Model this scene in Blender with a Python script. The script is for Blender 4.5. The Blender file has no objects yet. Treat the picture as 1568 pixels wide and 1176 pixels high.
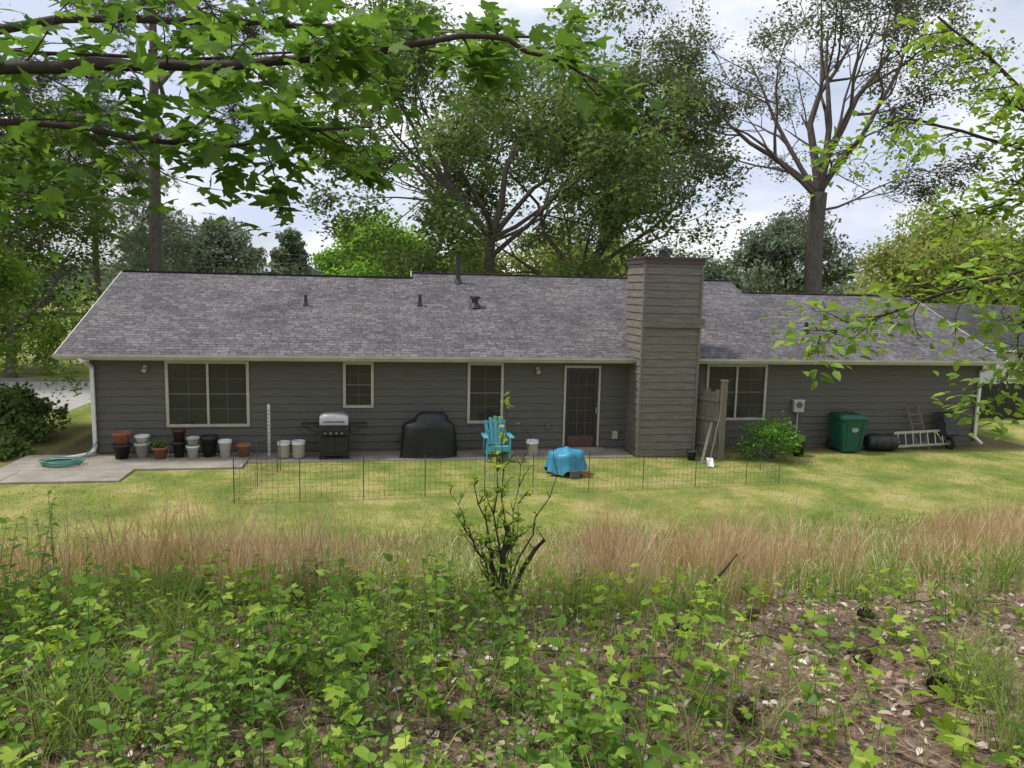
import bpy, math, random
import numpy as np
from mathutils import Vector, Matrix
rs = np.random.RandomState(7)
random.seed(7)
scene = bpy.context.scene
R = math.radians

# ------------------------------------------------------------------ materials
def nt(name):
    m = bpy.data.materials.new(name); m.use_nodes = True
    t = m.node_tree; t.nodes.clear()
    o = t.nodes.new('ShaderNodeOutputMaterial')
    return m, t, o

def col(c): return (c[0], c[1], c[2], 1)

def mat(name, c, rough=0.7, var=0.25, scale=6.0, bump=0.0, metal=0.0, c2=None, stretch=(1,1,1), spec=0.4, bscale=None):
    m, t, o = nt(name)
    b = t.nodes.new('ShaderNodeBsdfPrincipled')
    b.inputs['Roughness'].default_value = rough
    b.inputs['Metallic'].default_value = metal
    b.inputs['Specular IOR Level'].default_value = spec
    tc = t.nodes.new('ShaderNodeTexCoord')
    mp = t.nodes.new('ShaderNodeMapping'); mp.inputs['Scale'].default_value = stretch
    t.links.new(tc.outputs['Object'], mp.inputs['Vector'])
    n = t.nodes.new('ShaderNodeTexNoise'); n.inputs['Scale'].default_value = scale
    n.inputs['Detail'].default_value = 5; n.inputs['Roughness'].default_value = 0.65
    t.links.new(mp.outputs[0], n.inputs['Vector'])
    r = t.nodes.new('ShaderNodeValToRGB')
    r.color_ramp.elements[0].position = 0.3; r.color_ramp.elements[1].position = 0.7
    if c2 is None: c2 = [x*(1+var) for x in c]; c1 = [x*(1-var) for x in c]
    else: c1 = c
    r.color_ramp.elements[0].color = col(c1); r.color_ramp.elements[1].color = col(c2)
    t.links.new(n.outputs['Fac'], r.inputs['Fac'])
    t.links.new(r.outputs['Color'], b.inputs['Base Color'])
    if bump > 0:
        n2 = t.nodes.new('ShaderNodeTexNoise'); n2.inputs['Scale'].default_value = bscale or scale*3
        n2.inputs['Detail'].default_value = 4
        t.links.new(mp.outputs[0], n2.inputs['Vector'])
        bp = t.nodes.new('ShaderNodeBump'); bp.inputs['Strength'].default_value = bump
        bp.inputs['Distance'].default_value = 0.03
        t.links.new(n2.outputs['Fac'], bp.inputs['Height'])
        t.links.new(bp.outputs[0], b.inputs['Normal'])
    t.links.new(b.outputs[0], o.inputs[0])
    return m

def leafmat(name, ca, cb, cc=None, trans=0.45, rough=0.5, gloss=0.0, tv=1.45):
    m, t, o = nt(name)
    at = t.nodes.new('ShaderNodeAttribute'); at.attribute_name = 'rnd'
    r = t.nodes.new('ShaderNodeValToRGB')
    r.color_ramp.elements[0].color = col(ca); r.color_ramp.elements[1].color = col(cc or cb)
    if cc:
        e = r.color_ramp.elements.new(0.7); e.color = col(cb)
    t.links.new(at.outputs['Fac'], r.inputs['Fac'])
    d = t.nodes.new('ShaderNodeBsdfDiffuse'); t.links.new(r.outputs[0], d.inputs[0]); out = d
    if trans > 0:
        tr = t.nodes.new('ShaderNodeBsdfTranslucent')
        hs = t.nodes.new('ShaderNodeHueSaturation'); hs.inputs['Hue'].default_value = 0.485
        hs.inputs['Saturation'].default_value = 1.1; hs.inputs['Value'].default_value = tv
        t.links.new(r.outputs[0], hs.inputs['Color'])
        t.links.new(hs.outputs[0], tr.inputs[0])
        mx = t.nodes.new('ShaderNodeMixShader'); mx.inputs[0].default_value = trans
        t.links.new(d.outputs[0], mx.inputs[1]); t.links.new(tr.outputs[0], mx.inputs[2]); out = mx
    if gloss > 0:
        g = t.nodes.new('ShaderNodeBsdfGlossy'); g.inputs['Roughness'].default_value = rough
        g.inputs['Color'].default_value = (0.8, 0.85, 0.7, 1)
        m2 = t.nodes.new('ShaderNodeMixShader'); m2.inputs[0].default_value = gloss
        t.links.new(out.outputs[0], m2.inputs[1]); t.links.new(g.outputs[0], m2.inputs[2]); out = m2
    t.links.new(out.outputs[0], o.inputs[0])
    return m

# ------------------------------------------------------------------ mesh builder
class B:
    def __init__(s): s.v=[]; s.f=[]; s.m=[]; s.s=[]; s.mats=[]
    def mi(s, m):
        if m not in s.mats: s.mats.append(m)
        return s.mats.index(m)
    def add(s, vs, fs, m, smooth=False):
        o = len(s.v); s.v += [tuple(v) for v in vs]
        k = s.mi(m)
        for f in fs: s.f.append([i+o for i in f]); s.m.append(k); s.s.append(smooth)
    def box(s, c, d, m, rot=None):
        x,y,z = d[0]/2,d[1]/2,d[2]/2
        vs = [Vector(p) for p in [(-x,-y,-z),(x,-y,-z),(x,y,-z),(-x,y,-z),(-x,-y,z),(x,-y,z),(x,y,z),(-x,y,z)]]
        if rot is not None:
            if not isinstance(rot, Matrix): rot = Matrix.Rotation(rot,3,'Z')
            vs = [rot@v for v in vs]
        s.add([v+Vector(c) for v in vs], [(0,3,2,1),(4,5,6,7),(0,1,5,4),(1,2,6,5),(2,3,7,6),(3,0,4,7)], m)
    def b2(s, a, b, m):
        s.box([(a[i]+b[i])/2 for i in range(3)], [abs(b[i]-a[i]) for i in range(3)], m)
    def beam(s, p0, p1, w, h, m):
        p0=Vector(p0);p1=Vector(p1);d=(p1-p0).normalized()
        up=Vector((0,0,1)) if abs(d.z)<.95 else Vector((0,1,0))
        a=d.cross(up).normalized(); u=a.cross(d)
        vs=[]
        for p in (p0,p1):
            for i,j in ((-1,-1),(1,-1),(1,1),(-1,1)): vs.append(p+a*i*w/2+u*j*h/2)
        s.add(vs,[(0,1,2,3),(7,6,5,4),(0,4,5,1),(1,5,6,2),(2,6,7,3),(3,7,4,0)],m)
    def cyl(s, p0, p1, r0, r1, m, n=16, caps=True):
        p0=Vector(p0);p1=Vector(p1);d=(p1-p0).normalized()
        up=Vector((0,0,1)) if abs(d.z)<.95 else Vector((1,0,0))
        a=d.cross(up).normalized(); u=a.cross(d)
        ring=[a*math.cos(2*math.pi*i/n)+u*math.sin(2*math.pi*i/n) for i in range(n)]
        s.add([p0+q*r0 for q in ring]+[p1+q*r1 for q in ring],[(i,(i+1)%n,n+(i+1)%n,n+i) for i in range(n)],m,True)
        if caps:
            s.add([p0+q*r0 for q in ring],[tuple(range(n))],m); s.add([p1+q*r1 for q in ring],[tuple(range(n))],m)
    def lathe(s, c, prof, m, n=20, sx=1, sy=1):
        vs=[]; fs=[]
        for r,z in prof:
            for i in range(n):
                a=2*math.pi*i/n; vs.append((c[0]+r*math.cos(a)*sx,c[1]+r*math.sin(a)*sy,c[2]+z))
        for k in range(len(prof)-1):
            for i in range(n): fs.append((k*n+i,k*n+(i+1)%n,(k+1)*n+(i+1)%n,(k+1)*n+i))
        s.add(vs,fs,m,True)
    def tube(s, pts, r, m, n=8):
        pts=[Vector(p) for p in pts]; vs=[]; fs=[]
        for k,p in enumerate(pts):
            d=(pts[min(k+1,len(pts)-1)]-pts[max(k-1,0)]).normalized()
            up=Vector((0,0,1)) if abs(d.z)<.95 else Vector((0,1,0))
            a=d.cross(up).normalized();u=a.cross(d)
            rr=r[k] if isinstance(r,(list,tuple)) else r
            for i in range(n):
                t=2*math.pi*i/n; vs.append(p+a*math.cos(t)*rr+u*math.sin(t)*rr)
        for k in range(len(pts)-1):
            for i in range(n): fs.append((k*n+i,k*n+(i+1)%n,(k+1)*n+(i+1)%n,(k+1)*n+i))
        fs.append(tuple(range(n))); fs.append(tuple((len(pts)-1)*n+i for i in range(n)))
        s.add(vs,fs,m,True)
    def obj(s, name, parent=None, bevel=0):
        me=bpy.data.meshes.new(name); me.from_pydata(s.v,[],s.f)
        for m in s.mats: me.materials.append(m)
        me.polygons.foreach_set('material_index',s.m); me.polygons.foreach_set('use_smooth',s.s)
        me.update()
        ob=bpy.data.objects.new(name,me); scene.collection.objects.link(ob)
        if parent: ob.parent=parent
        if bevel:
            md=ob.modifiers.new('bev','BEVEL'); md.width=bevel; md.segments=2; md.limit_method='ANGLE'; md.angle_limit=R(50)
        return ob

def empty(name):
    e=bpy.data.objects.new(name,None); e.empty_display_size=.3; scene.collection.objects.link(e); return e

def npmesh(name, V, loops, sizes, mats, rnd=None, smooth=False, parent=None, matidx=None):
    me=bpy.data.meshes.new(name)
    V=np.asarray(V,dtype=np.float32).reshape(-1,3)
    loops=np.asarray(loops,dtype=np.int32).ravel(); sizes=np.asarray(sizes,dtype=np.int32).ravel()
    me.vertices.add(len(V)); me.vertices.foreach_set('co',V.ravel())
    me.loops.add(len(loops)); me.loops.foreach_set('vertex_index',loops)
    st=np.concatenate([[0],np.cumsum(sizes)[:-1]]).astype(np.int32)
    me.polygons.add(len(sizes)); me.polygons.foreach_set('loop_start',st); me.polygons.foreach_set('loop_total',sizes)
    if smooth: me.polygons.foreach_set('use_smooth',np.ones(len(sizes),dtype=bool))
    for m in mats: me.materials.append(m)
    if matidx is not None: me.polygons.foreach_set('material_index',np.asarray(matidx,dtype=np.int32))
    if rnd is not None:
        a=me.attributes.new('rnd','FLOAT','POINT'); a.data.foreach_set('value',np.asarray(rnd,dtype=np.float32))
    me.update(calc_edges=True); me.validate()
    ob=bpy.data.objects.new(name,me); scene.collection.objects.link(ob)
    if parent: ob.parent=parent
    return ob

def nrm(a): return a/np.maximum(np.linalg.norm(a,axis=1,keepdims=True),1e-9)

def inst(name, tmpl, P, T, N, S, mats, rnd=None, parent=None):
    tv,tf=tmpl; tv=np.array(tv,float); k=len(tv); n=len(P)
    P=np.asarray(P);T=nrm(np.asarray(T)); N=N-(N*T).sum(1,keepdims=True)*T; N=nrm(N); Bn=np.cross(N,T)
    S=np.asarray(S).reshape(-1,1,1)*np.ones((n,1,1))
    V=P[:,None,:]+S*(tv[None,:,0:1]*T[:,None,:]+tv[None,:,1:2]*Bn[:,None,:]+tv[None,:,2:3]*N[:,None,:])
    base=np.array([i for f in tf for i in f]); sz=np.array([len(f) for f in tf])
    loops=(base[None,:]+k*np.arange(n)[:,None])
    sizes=np.tile(sz,n)
    if rnd is None: rnd=rs.rand(n)
    return npmesh(name,V,loops,sizes,mats,rnd=np.repeat(rnd,k),parent=parent)

DIAM=([(0,0,0),(.5,.32,.08),(1,0,-.06),(.5,-.32,.08)],[(0,1,2),(0,2,3)])
OVATE=([(0,0,0),(.4,0,-.03),(.75,0,-.04),(1.05,0,-.14),(.28,.26,.05),(.68,.22,.03),(.28,-.26,.05),(.68,-.22,.03)],
       [(0,1,4),(4,1,2,5),(5,2,3),(0,6,1),(6,7,2,1),(7,3,2)])
def lobed():
    c=(.3,0)
    out=[]
    for a,r in ((-118,.42),(-60,.66),(0,.8),(60,.66),(118,.42)):
        for da,f in ((-19,.66),(-8,.88),(0,1),(8,.88),(19,.66)): out.append((a+da,r*f))
        if a<118: out.append((a+29,.38))
    vs=[(c[0],c[1],0)]; vs.append((0,0,-.02))
    for a,r in out: 
        x=c[0]+r*math.cos(R(a)); y=r*math.sin(R(a)); vs.append((x,y,-.22*r*r+.08*abs(math.sin(R(a)*1.5))*r))
    n=len(vs); fs=[(0,i,i+1) for i in range(1,n-1)]+[(0,n-1,1)]
    return vs,fs
LOBED=lobed()
def needles(n=12,seed=1,w=.018):
    q=random.Random(seed); vs=[];fs=[]
    for i in range(n):
        d=Vector((q.uniform(-.2,1),q.uniform(-1,1),q.uniform(-.6,1))).normalized(); a=d.cross(Vector((q.random(),q.random(),q.random()))).normalized()*w
        k=len(vs); L=q.uniform(.6,1); vs+= [tuple(-a),tuple(a),tuple(d*L)]; fs.append((k,k+1,k+2))
    return vs,fs
NEED=needles(13,3,.045)

def pnoise(x,y,s=1,seed=0):
    q=np.random.RandomState(seed); o=0
    for i in range(7):
        a=q.rand()*6.28; f=s*(.6+q.rand()*1.8); o=o+np.sin(f*(x*np.cos(a)+y*np.sin(a))+q.rand()*6.28)
    return o/3.2

# ------------------------------------------------------------------ terrain
PY=[-80,-30,-18,-16,-14.2,-13,-11,-9,-7.5,-6.3,400]
PZ=[2.7,2.6,2.55,2.34,2.06,1.66,.92,.36,.1,0,0]
def hz(x,y):
    x=np.asarray(x,float);y=np.asarray(y,float)
    yy=y+.25*np.sin(x*.5+1)
    z=sum(np.interp(yy+o,PY,PZ) for o in (-.6,-.3,0,.3,.6))/5
    k=np.clip((-6.5-y)/2,0,1)
    return z+k*(.05*pnoise(x,y,1.5,3)+.02*pnoise(x,y,6,4))
def hz1(x,y): return float(hz(np.array([x]),np.array([y]))[0])

def axis(a,b,st,lo,hi):
    c=list(np.arange(a,b,st)); s=st; v=b
    while v<hi: c.append(v); s*=1.25; v+=s
    s=st; v=a-st
    while v>lo: c.insert(0,v); s*=1.25; v-=s
    return np.array([lo]+c+[hi])
ax=axis(-13,15,.16,-500,500); ay=axis(-19,0,.12,-300,600)
X,Y=np.meshgrid(ax,ay); Z=hz(X,Y)
nx,ny=len(ax),len(ay)
idx=np.arange(nx*ny).reshape(ny,nx)
q=np.stack([idx[:-1,:-1],idx[:-1,1:],idx[1:,1:],idx[1:,:-1]],-1).reshape(-1,4)

gm,t,o=nt('ground_mat')
b=t.nodes.new('ShaderNodeBsdfPrincipled'); b.inputs['Roughness'].default_value=.95; b.inputs['Specular IOR Level'].default_value=.1
tc=t.nodes.new('ShaderNodeTexCoord')
def noise(sc,det=6,rough=.65):
    n=t.nodes.new('ShaderNodeTexNoise'); n.inputs['Scale'].default_value=sc; n.inputs['Detail'].default_value=det; n.inputs['Roughness'].default_value=rough
    t.links.new(tc.outputs['Object'],n.inputs['Vector']); return n
def ramp(src,stops):
    r=t.nodes.new('ShaderNodeValToRGB')
    while len(r.color_ramp.elements)<len(stops): r.color_ramp.elements.new(.5)
    for e,(p,c) in zip(r.color_ramp.elements,stops): e.position=p; e.color=col(c)
    t.links.new(src,r.inputs['Fac']); return r
def mixc(f,a,bb,mode='MIX'):
    m=t.nodes.new('ShaderNodeMix'); m.data_type='RGBA'; m.blend_type=mode
    if isinstance(f,(int,float)): m.inputs[0].default_value=f
    else: t.links.new(f,m.inputs[0])
    t.links.new(a,m.inputs[6]); t.links.new(bb,m.inputs[7]); return m.outputs[2]
lawn=ramp(noise(.75).outputs['Fac'],[(.36,(.12,.18,.04)),(.5,(.22,.25,.065)),(.58,(.33,.31,.11)),(.68,(.39,.34,.17))])
fine=ramp(noise(38,4).outputs['Fac'],[(.3,(.45,.5,.4)),(.6,(1.25,1.2,1.1))])
lawnc=mixc(.8,lawn.outputs[0],fine.outputs[0],'MULTIPLY')
dry=ramp(noise(4).outputs['Fac'],[(.35,(.14,.17,.05)),(.5,(.32,.29,.13)),(.65,(.46,.38,.22))])
lit=ramp(noise(22,8,.75).outputs['Fac'],[(.3,(.05,.036,.024)),(.48,(.17,.115,.08)),(.6,(.30,.21,.155)),(.75,(.46,.38,.31))])
dirt=ramp(noise(8).outputs['Fac'],[(.3,(.07,.07,.03)),(.7,(.2,.15,.09))])
def attr(n):
    a=t.nodes.new('ShaderNodeAttribute'); a.attribute_name=n; return a.outputs['Fac']
c=mixc(attr('w_dry'),lawnc,dry.outputs[0]); c=mixc(attr('w_dirt'),c,dirt.outputs[0]); c=mixc(attr('w_lit'),c,lit.outputs[0])
t.links.new(c,b.inputs['Base Color'])
bp=t.nodes.new('ShaderNodeBump'); bp.inputs['Strength'].default_value=.7; bp.inputs['Distance'].default_value=.04
t.links.new(noise(30,6,.75).outputs['Fac'],bp.inputs['Height']); t.links.new(bp.outputs[0],b.inputs['Normal'])
t.links.new(b.outputs[0],o.inputs[0])
g=npmesh('ground',np.stack([X,Y,Z],-1),q,np.full(len(q),4),[gm],smooth=True)
def ss(a,b,v): u=np.clip((v-a)/(b-a),0,1); return u*u*(3-2*u)
xf,yf=X.ravel(),Y.ravel(); n1=pnoise(xf,yf,.9,11); n2=pnoise(xf,yf,2.5,12)
wl=ss(-12.8,-13.9,yf+.35*n1+.2*n2)
wd=ss(-6.2,-9.2,yf+.8*n1+.3*n2)*.85+.22*np.clip(n2,0,1)*(yf<0)
wt=np.clip(ss(-10.3,-11.5,xf+.4*n2)*ss(-2.2,-.8,yf+.3*n1)*.7*ss(5,3,yf)+ss(-.9,-.3,yf+.12*n2)*(yf<4)*(xf<15)*(xf>-11)*.9,0,1)
wt=np.maximum(wt, np.clip(ss(6,20,yf)*.6*np.clip(n1+.3,0,1),0,1))
for nme,w in (('w_lit',wl),('w_dry',wd),('w_dirt',wt)):
    a=g.data.attributes.new(nme,'FLOAT','POINT'); a.data.foreach_set('value',w.astype(np.float32))

# ------------------------------------------------------------------ shared mats
SID=mat('siding_paint',(.082,.078,.067),.75,.0,3,.15,c2=(.118,.113,.099),stretch=(.6,.6,9),bscale=14)
SID2=mat('chimney_siding',(.105,.093,.078),.8,.0,2.5,.2,c2=(.20,.178,.152),stretch=(.8,.8,8),bscale=14)
TRIM=mat('trim_beige',(.42,.39,.32),.6,.12,5)
GUT=mat('gutter_paint',(.42,.41,.36),.45,.18,2)
WHITE=mat('white_plastic',(.62,.62,.6),.45,.12,8)
DKTRIM=mat('chimney_cap_brown',(.07,.05,.043),.7,.25,6)
METAL=mat('dark_metal',(.05,.05,.05),.45,.3,10,metal=.6)
STEEL=mat('steel_lid',(.35,.35,.35),.35,.15,8,metal=.8)
BLACK=mat('black_plastic',(.02,.02,.02),.5,.3,8)
CLOTH=mat('black_cover',(.014,.014,.016),.55,.3,5,.3,bscale=8)
TERRA=mat('terracotta',(.27,.11,.065),.85,.25,12)
CONC=mat('concrete',(.20,.175,.145),.9,.0,1.6,.2,c2=(.34,.305,.255),bscale=30)
TEAL=mat('teal_plastic',(.09,.36,.42),.45,.08,5)
TARP=mat('blue_tarp',(.04,.24,.38),.45,.2,5,.3,bscale=7)
BING=mat('green_bin_plastic',(.012,.085,.055),.45,.12,4)
WOOD=mat('weathered_wood',(.17,.15,.12),.9,.3,4,.4,stretch=(6,6,.7),bscale=20)
BARK=mat('bark',(.075,.058,.045),.95,.0,5,.8,c2=(.17,.14,.115),stretch=(3,3,.8),bscale=10)
BARK2=mat('bark_pine',(.06,.05,.045),.95,.0,5,.8,c2=(.16,.135,.115),stretch=(3,3,.8),bscale=10)
TWIG=mat('twig_bark',(.05,.038,.03),.9,.3,12)
DOORM=mat('door_brown',(.10,.05,.038),.5,.15,5)
ALU=mat('ladder_aluminium',(.5,.5,.5),.4,.1,8,metal=.7)
HOSE=mat('hose_green',(.06,.22,.17),.5,.1,5)
RUBBER=mat('rubber',(.025,.025,.025),.8,.2,10)
GLASS,t,o=nt('window_glass')
b=t.nodes.new('ShaderNodeBsdfPrincipled'); b.inputs['Base Color'].default_value=(.035,.035,.033,1); b.inputs['Roughness'].default_value=.09; b.inputs['Specular IOR Level'].default_value=.5
tc=t.nodes.new('ShaderNodeTexCoord'); n=t.nodes.new('ShaderNodeTexNoise'); n.inputs['Scale'].default_value=1.5; t.links.new(tc.outputs['Object'],n.inputs['Vector'])
bp=t.nodes.new('ShaderNodeBump'); bp.inputs['Strength'].default_value=.1; bp.inputs['Distance'].default_value=.02; t.links.new(n.outputs['Fac'],bp.inputs['Height']); t.links.new(bp.outputs[0],b.inputs['Normal'])
t.links.new(b.outputs[0],o.inputs[0])

def shingle(name,c1,c2):
    m,t,o=nt(name); b=t.nodes.new('ShaderNodeBsdfPrincipled'); b.inputs['Roughness'].default_value=.9; b.inputs['Specular IOR Level'].default_value=.25
    tc=t.nodes.new('ShaderNodeTexCoord'); L=t.links.new
    br=t.nodes.new('ShaderNodeTexBrick'); br.inputs['Scale'].default_value=1; br.inputs['Brick Width'].default_value=.21; br.inputs['Row Height'].default_value=.128
    br.offset=.37; br.squash=1.35; br.squash_frequency=3; br.inputs['Mortar Size'].default_value=.009; br.inputs['Mortar Smooth'].default_value=.3; br.inputs['Bias'].default_value=0
    br.inputs['Color1'].default_value=col(c1); br.inputs['Color2'].default_value=col(c2); br.inputs['Mortar'].default_value=col([x*.5 for x in c1])
    L(tc.outputs['Object'],br.inputs['Vector'])
    n=t.nodes.new('ShaderNodeTexNoise'); n.inputs['Scale'].default_value=.8; n.inputs['Detail'].default_value=5; L(tc.outputs['Object'],n.inputs['Vector'])
    mp=t.nodes.new('ShaderNodeMapping'); mp.inputs['Scale'].default_value=(.4,1,1); L(tc.outputs['Object'],mp.inputs[0])
    n3=t.nodes.new('ShaderNodeTexNoise'); n3.inputs['Scale'].default_value=22; n3.inputs['Detail'].default_value=4; L(mp.outputs[0],n3.inputs['Vector'])
    r=t.nodes.new('ShaderNodeValToRGB'); r.color_ramp.elements[0].position=.3; r.color_ramp.elements[1].position=.75
    r.color_ramp.elements[0].color=(.75,.75,.75,1); r.color_ramp.elements[1].color=(1.2,1.18,1.15,1); L(n.outputs['Fac'],r.inputs['Fac'])
    r3=t.nodes.new('ShaderNodeValToRGB'); r3.color_ramp.elements[0].position=.3; r3.color_ramp.elements[1].position=.7
    r3.color_ramp.elements[0].color=(.5,.5,.5,1); r3.color_ramp.elements[1].color=(1.45,1.45,1.45,1); L(n3.outputs['Fac'],r3.inputs['Fac'])
    m1=t.nodes.new('ShaderNodeMix'); m1.data_type='RGBA'; m1.blend_type='MULTIPLY'; m1.inputs[0].default_value=1; L(br.outputs['Color'],m1.inputs[6]); L(r.outputs[0],m1.inputs[7])
    m2=t.nodes.new('ShaderNodeMix'); m2.data_type='RGBA'; m2.blend_type='MULTIPLY'; m2.inputs[0].default_value=.85; L(m1.outputs[2],m2.inputs[6]); L(r3.outputs[0],m2.inputs[7])
    L(m2.outputs[2],b.inputs['Base Color'])
    bp=t.nodes.new('ShaderNodeBump'); bp.inputs['Strength'].default_value=.5; bp.inputs['Distance'].default_value=.02; bp.invert=True
    L(br.outputs['Fac'],bp.inputs['Height']); L(bp.outputs[0],b.inputs['Normal']); L(b.outputs[0],o.inputs[0]); return m
ROOF=shingle('shingles',(.094,.090,.096),(.168,.158,.164))

# ------------------------------------------------------------------ HOUSE
house=empty('ranch_house')
def siding(bd, O, D, Nn, L, z0, z1, ops, m, e=.19, out=.024):
    O=Vector(O);D=Vector(D);Nn=Vector(Nn)
    z=z0
    while z<z1-1e-6:
        za,zb=z,min(z+e,z1)
        cuts=sorted(set([za,zb]+[v for (a,b,c,d) in ops for v in (c,d) if za<v<zb]))
        for s0,s1 in zip(cuts[:-1],cuts[1:]):
            iv=[(0,L)]
            for (a,b_,c,d) in ops:
                if c<=s0+1e-6 and d>=s1-1e-6:
                    nv=[]
                    for (p,q_) in iv:
                        if b_<=p or a>=q_: nv.append((p,q_))
                        else:
                            if a>p: nv.append((p,a))
                            if b_<q_: nv.append((b_,q_))
                    iv=nv
            for p,q_ in iv:
                o0=out*(1-(s0-za)/e)+.002; o1=out*(1-(s1-za)/e)+.002
                A=lambda x,zz,oo: O+D*x+Nn*oo+Vector((0,0,zz))
                bd.add([A(p,s0,o0),A(q_,s0,o0),A(q_,s1,o1),A(p,s1,o1),A(p,s0,-.01),A(q_,s0,-.01)],[(0,1,2,3),(4,5,1,0)],m)
                if q_-p>2.5 and s0==za:
                    xj=p+(q_-p)*random.uniform(.2,.8)
                    bd.add([A(xj,s0,o0+.001),A(xj+.006,s0,o0+.001),A(xj+.006,s1,o1+.001),A(xj,s1,o1+.001)],[(0,1,2,3)],BLACK)
        z+=e
XL,XR=-9.94,13.45
OPS=[(-8.31,-6.43,.70,2.27),(-4.20,-3.48,1.15,2.27),(-1.13,-.234,.74,2.27),(1.356,2.32,.10,2.20),(5.236,6.94,.78,2.27)]
bd=B()
siding(bd,(XL,0,0),(1,0,0),(0,-1,0),XR-XL,.10,2.42,[(a-XL,b_-XL,c,d) for a,b_,c,d in OPS],SID)
siding(bd,(XL,8.3,0),(0,-1,0),(-1,0,0),8.3,.10,2.42,[],SID)
siding(bd,(XR,0,0),(0,1,0),(1,0,0),7.4,.10,2.42,[],SID)
siding(bd,(XR,8.3,0),(-1,0,0),(0,1,0),XR-XL,.10,2.42,[],SID)
bd.b2((XL-.03,-.035,.1),(XL+.06,.03,2.42),SID); bd.b2((XR-.06,-.035,.1),(XR+.03,.03,2.42),SID)
bd.b2((XL,0.06,-.2),(XR,.2,.1),CONC); bd.b2((XL,.2,-.2),(XR,8.2,.1),CONC)
bd.obj('walls',house)
SL=.41; EY=-.5; EZ=2.47
secs=[(-10.5,-2.41,4.2),(-2.41,7.89,4.6),(7.89,13.78,3.7)]
bd=B()
for k,(a,b_,yr) in enumerate(secs):
    zr=EZ+SL*(yr-EY); ye=2*yr-EY
    bd.add([(a,EY,EZ),(b_,EY,EZ),(b_,yr,zr),(a,yr,zr)],[(0,1,2,3)],ROOF)
    bd.add([(a,yr,zr),(b_,yr,zr),(b_,ye,EZ),(a,ye,EZ)],[(0,1,2,3)],ROOF)
    bd.beam((a-.01,yr,zr+.012),(b_+.01,yr,zr+.012),.2,.02,ROOF)
    for xx in ([a] if k==0 else [b_] if k==2 else [a,b_]):
        bd.add([(xx,EY,EZ),(xx,yr,zr),(xx,ye,EZ)],[(0,1,2)],SID)
bd.b2((-10.5,EY+.01,2.40),(13.78,8.9,2.43),GUT)
for a,b_ in ((-10.5,3.05),(4.58,13.78)):
    bd.b2((a,EY-.0,2.33),(b_,EY+.025,EZ-.006),GUT)
for xx,yr in ((-10.515,4.2),(13.795,3.7)):
    zr=EZ+SL*(yr-EY)
    bd.beam((xx,EY,EZ-.06),(xx,yr,zr-.06),.03,.12,GUT); bd.beam((xx,yr,zr-.06),(xx,2*yr-EY,EZ-.06),.03,.12,GUT)
bd.beam((-2.43,4.2,EZ+SL*4.7-.02),(-2.43,4.6,EZ+SL*5.1-.02),.03,.16,TRIM)
bd.obj('roof',house)
bd=B()
prof=[(0,.0),(-.07,.0),(-.085,.03),(-.115,.05),(-.12,.105),(-.105,.105),(-.1,.06),(-.07,.03),(0,.03)]
for a,b_ in ((-10.52,3.05),(4.58,13.8)):
    vs=[(a,EY-.002+p[0],2.365+p[1]) for p in prof]+[(b_,EY-.002+p[0],2.365+p[1]) for p in prof]; n=len(prof)
    bd.add(vs,[(i,(i+1)%n,n+(i+1)%n,n+i) for i in range(n)]+[tuple(range(n)),tuple(range(n,2*n))],GUT)
bd.obj('gutter',house)
for nm,xx,sg in (('downspout_a',-9.9,-1),('downspout_b',13.38,1)):
    bd=B()
    bd.beam((xx-.1*-sg,-.56,2.37),(xx,-.56,2.30),.09,.065,WHITE)
    bd.beam((xx,-.56,2.32),(xx,-.10,2.12),.09,.065,WHITE); bd.beam((xx,-.085,2.15),(xx,-.085,.22),.085,.065,WHITE)
    if sg<0:
        bd.tube([(xx,-.085,.25),(xx-.02,-.12,.14),(xx-.12,-.25,.09),(xx-.5,-.6,.075),(xx-.8,-.85,.07)],.05,WHITE)
    else: bd.beam((xx,-.085,.24),(xx+.02,-.35,.1),.085,.065,WHITE)
    bd.obj(nm,house,.008)
MUNT=mat('muntin_grey',(.10,.10,.09),.6,.1,5)
def window(nm,x0,x1,z0,z1,panes,nx_,nz_):
    bd=B(); w=.055
    bd.b2((x0-.01,-.045,z0-.01),(x0+w,.03,z1+.01),TRIM); bd.b2((x1-w,-.045,z0-.01),(x1+.01,.03,z1+.01),TRIM)
    bd.b2((x0+w,-.043,z1-w),(x1-w,.03,z1+.01),TRIM); bd.b2((x0+w,-.05,z0-.01),(x1-w,.03,z0+w),TRIM)
    pw=(x1-x0-2*w)/panes
    for k in range(panes):
        a=x0+w+k*pw; b_=a+pw
        if k: bd.b2((a-.025,-.04,z0+w),(a+.025,.03,z1-w),TRIM)
        bd.b2((a,.012,z0+w),(b_,.02,z1-w),GLASS)
        for i in range(1,nx_): xx=a+pw*i/nx_; bd.b2((xx-.008,-.004,z0+w),(xx+.008,.011,z1-w),MUNT)
        for i in range(1,nz_): zz=z0+w+(z1-z0-2*w)*i/nz_; bd.b2((a,-.006,zz-(.02 if i*2==nz_ else .008)),(b_,.010,zz+(.02 if i*2==nz_ else .008)),MUNT)
    bd.obj(nm,house)
window('window_slider_a',*OPS[0],2,2,4); window('window_small',*OPS[1],1,2,4); window('window_kitchen',*OPS[2],1,2,4); window('window_slider_b',*OPS[4],2,2,4)
bd=B(); x0,x1,z0,z1=OPS[3]
bd.b2((x0,-.045,z0),(x0+.05,.03,z1+.02),TRIM); bd.b2((x1-.05,-.045,z0),(x1,.03,z1+.02),TRIM); bd.b2((x0+.05,-.043,z1-.04),(x1-.05,.03,z1+.02),TRIM)
bd.b2((x0+.05,.0,z0),(x0+.15,.03,z1-.04),METAL); bd.b2((x1-.15,.0,z0),(x1-.05,.03,z1-.04),METAL)
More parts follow.
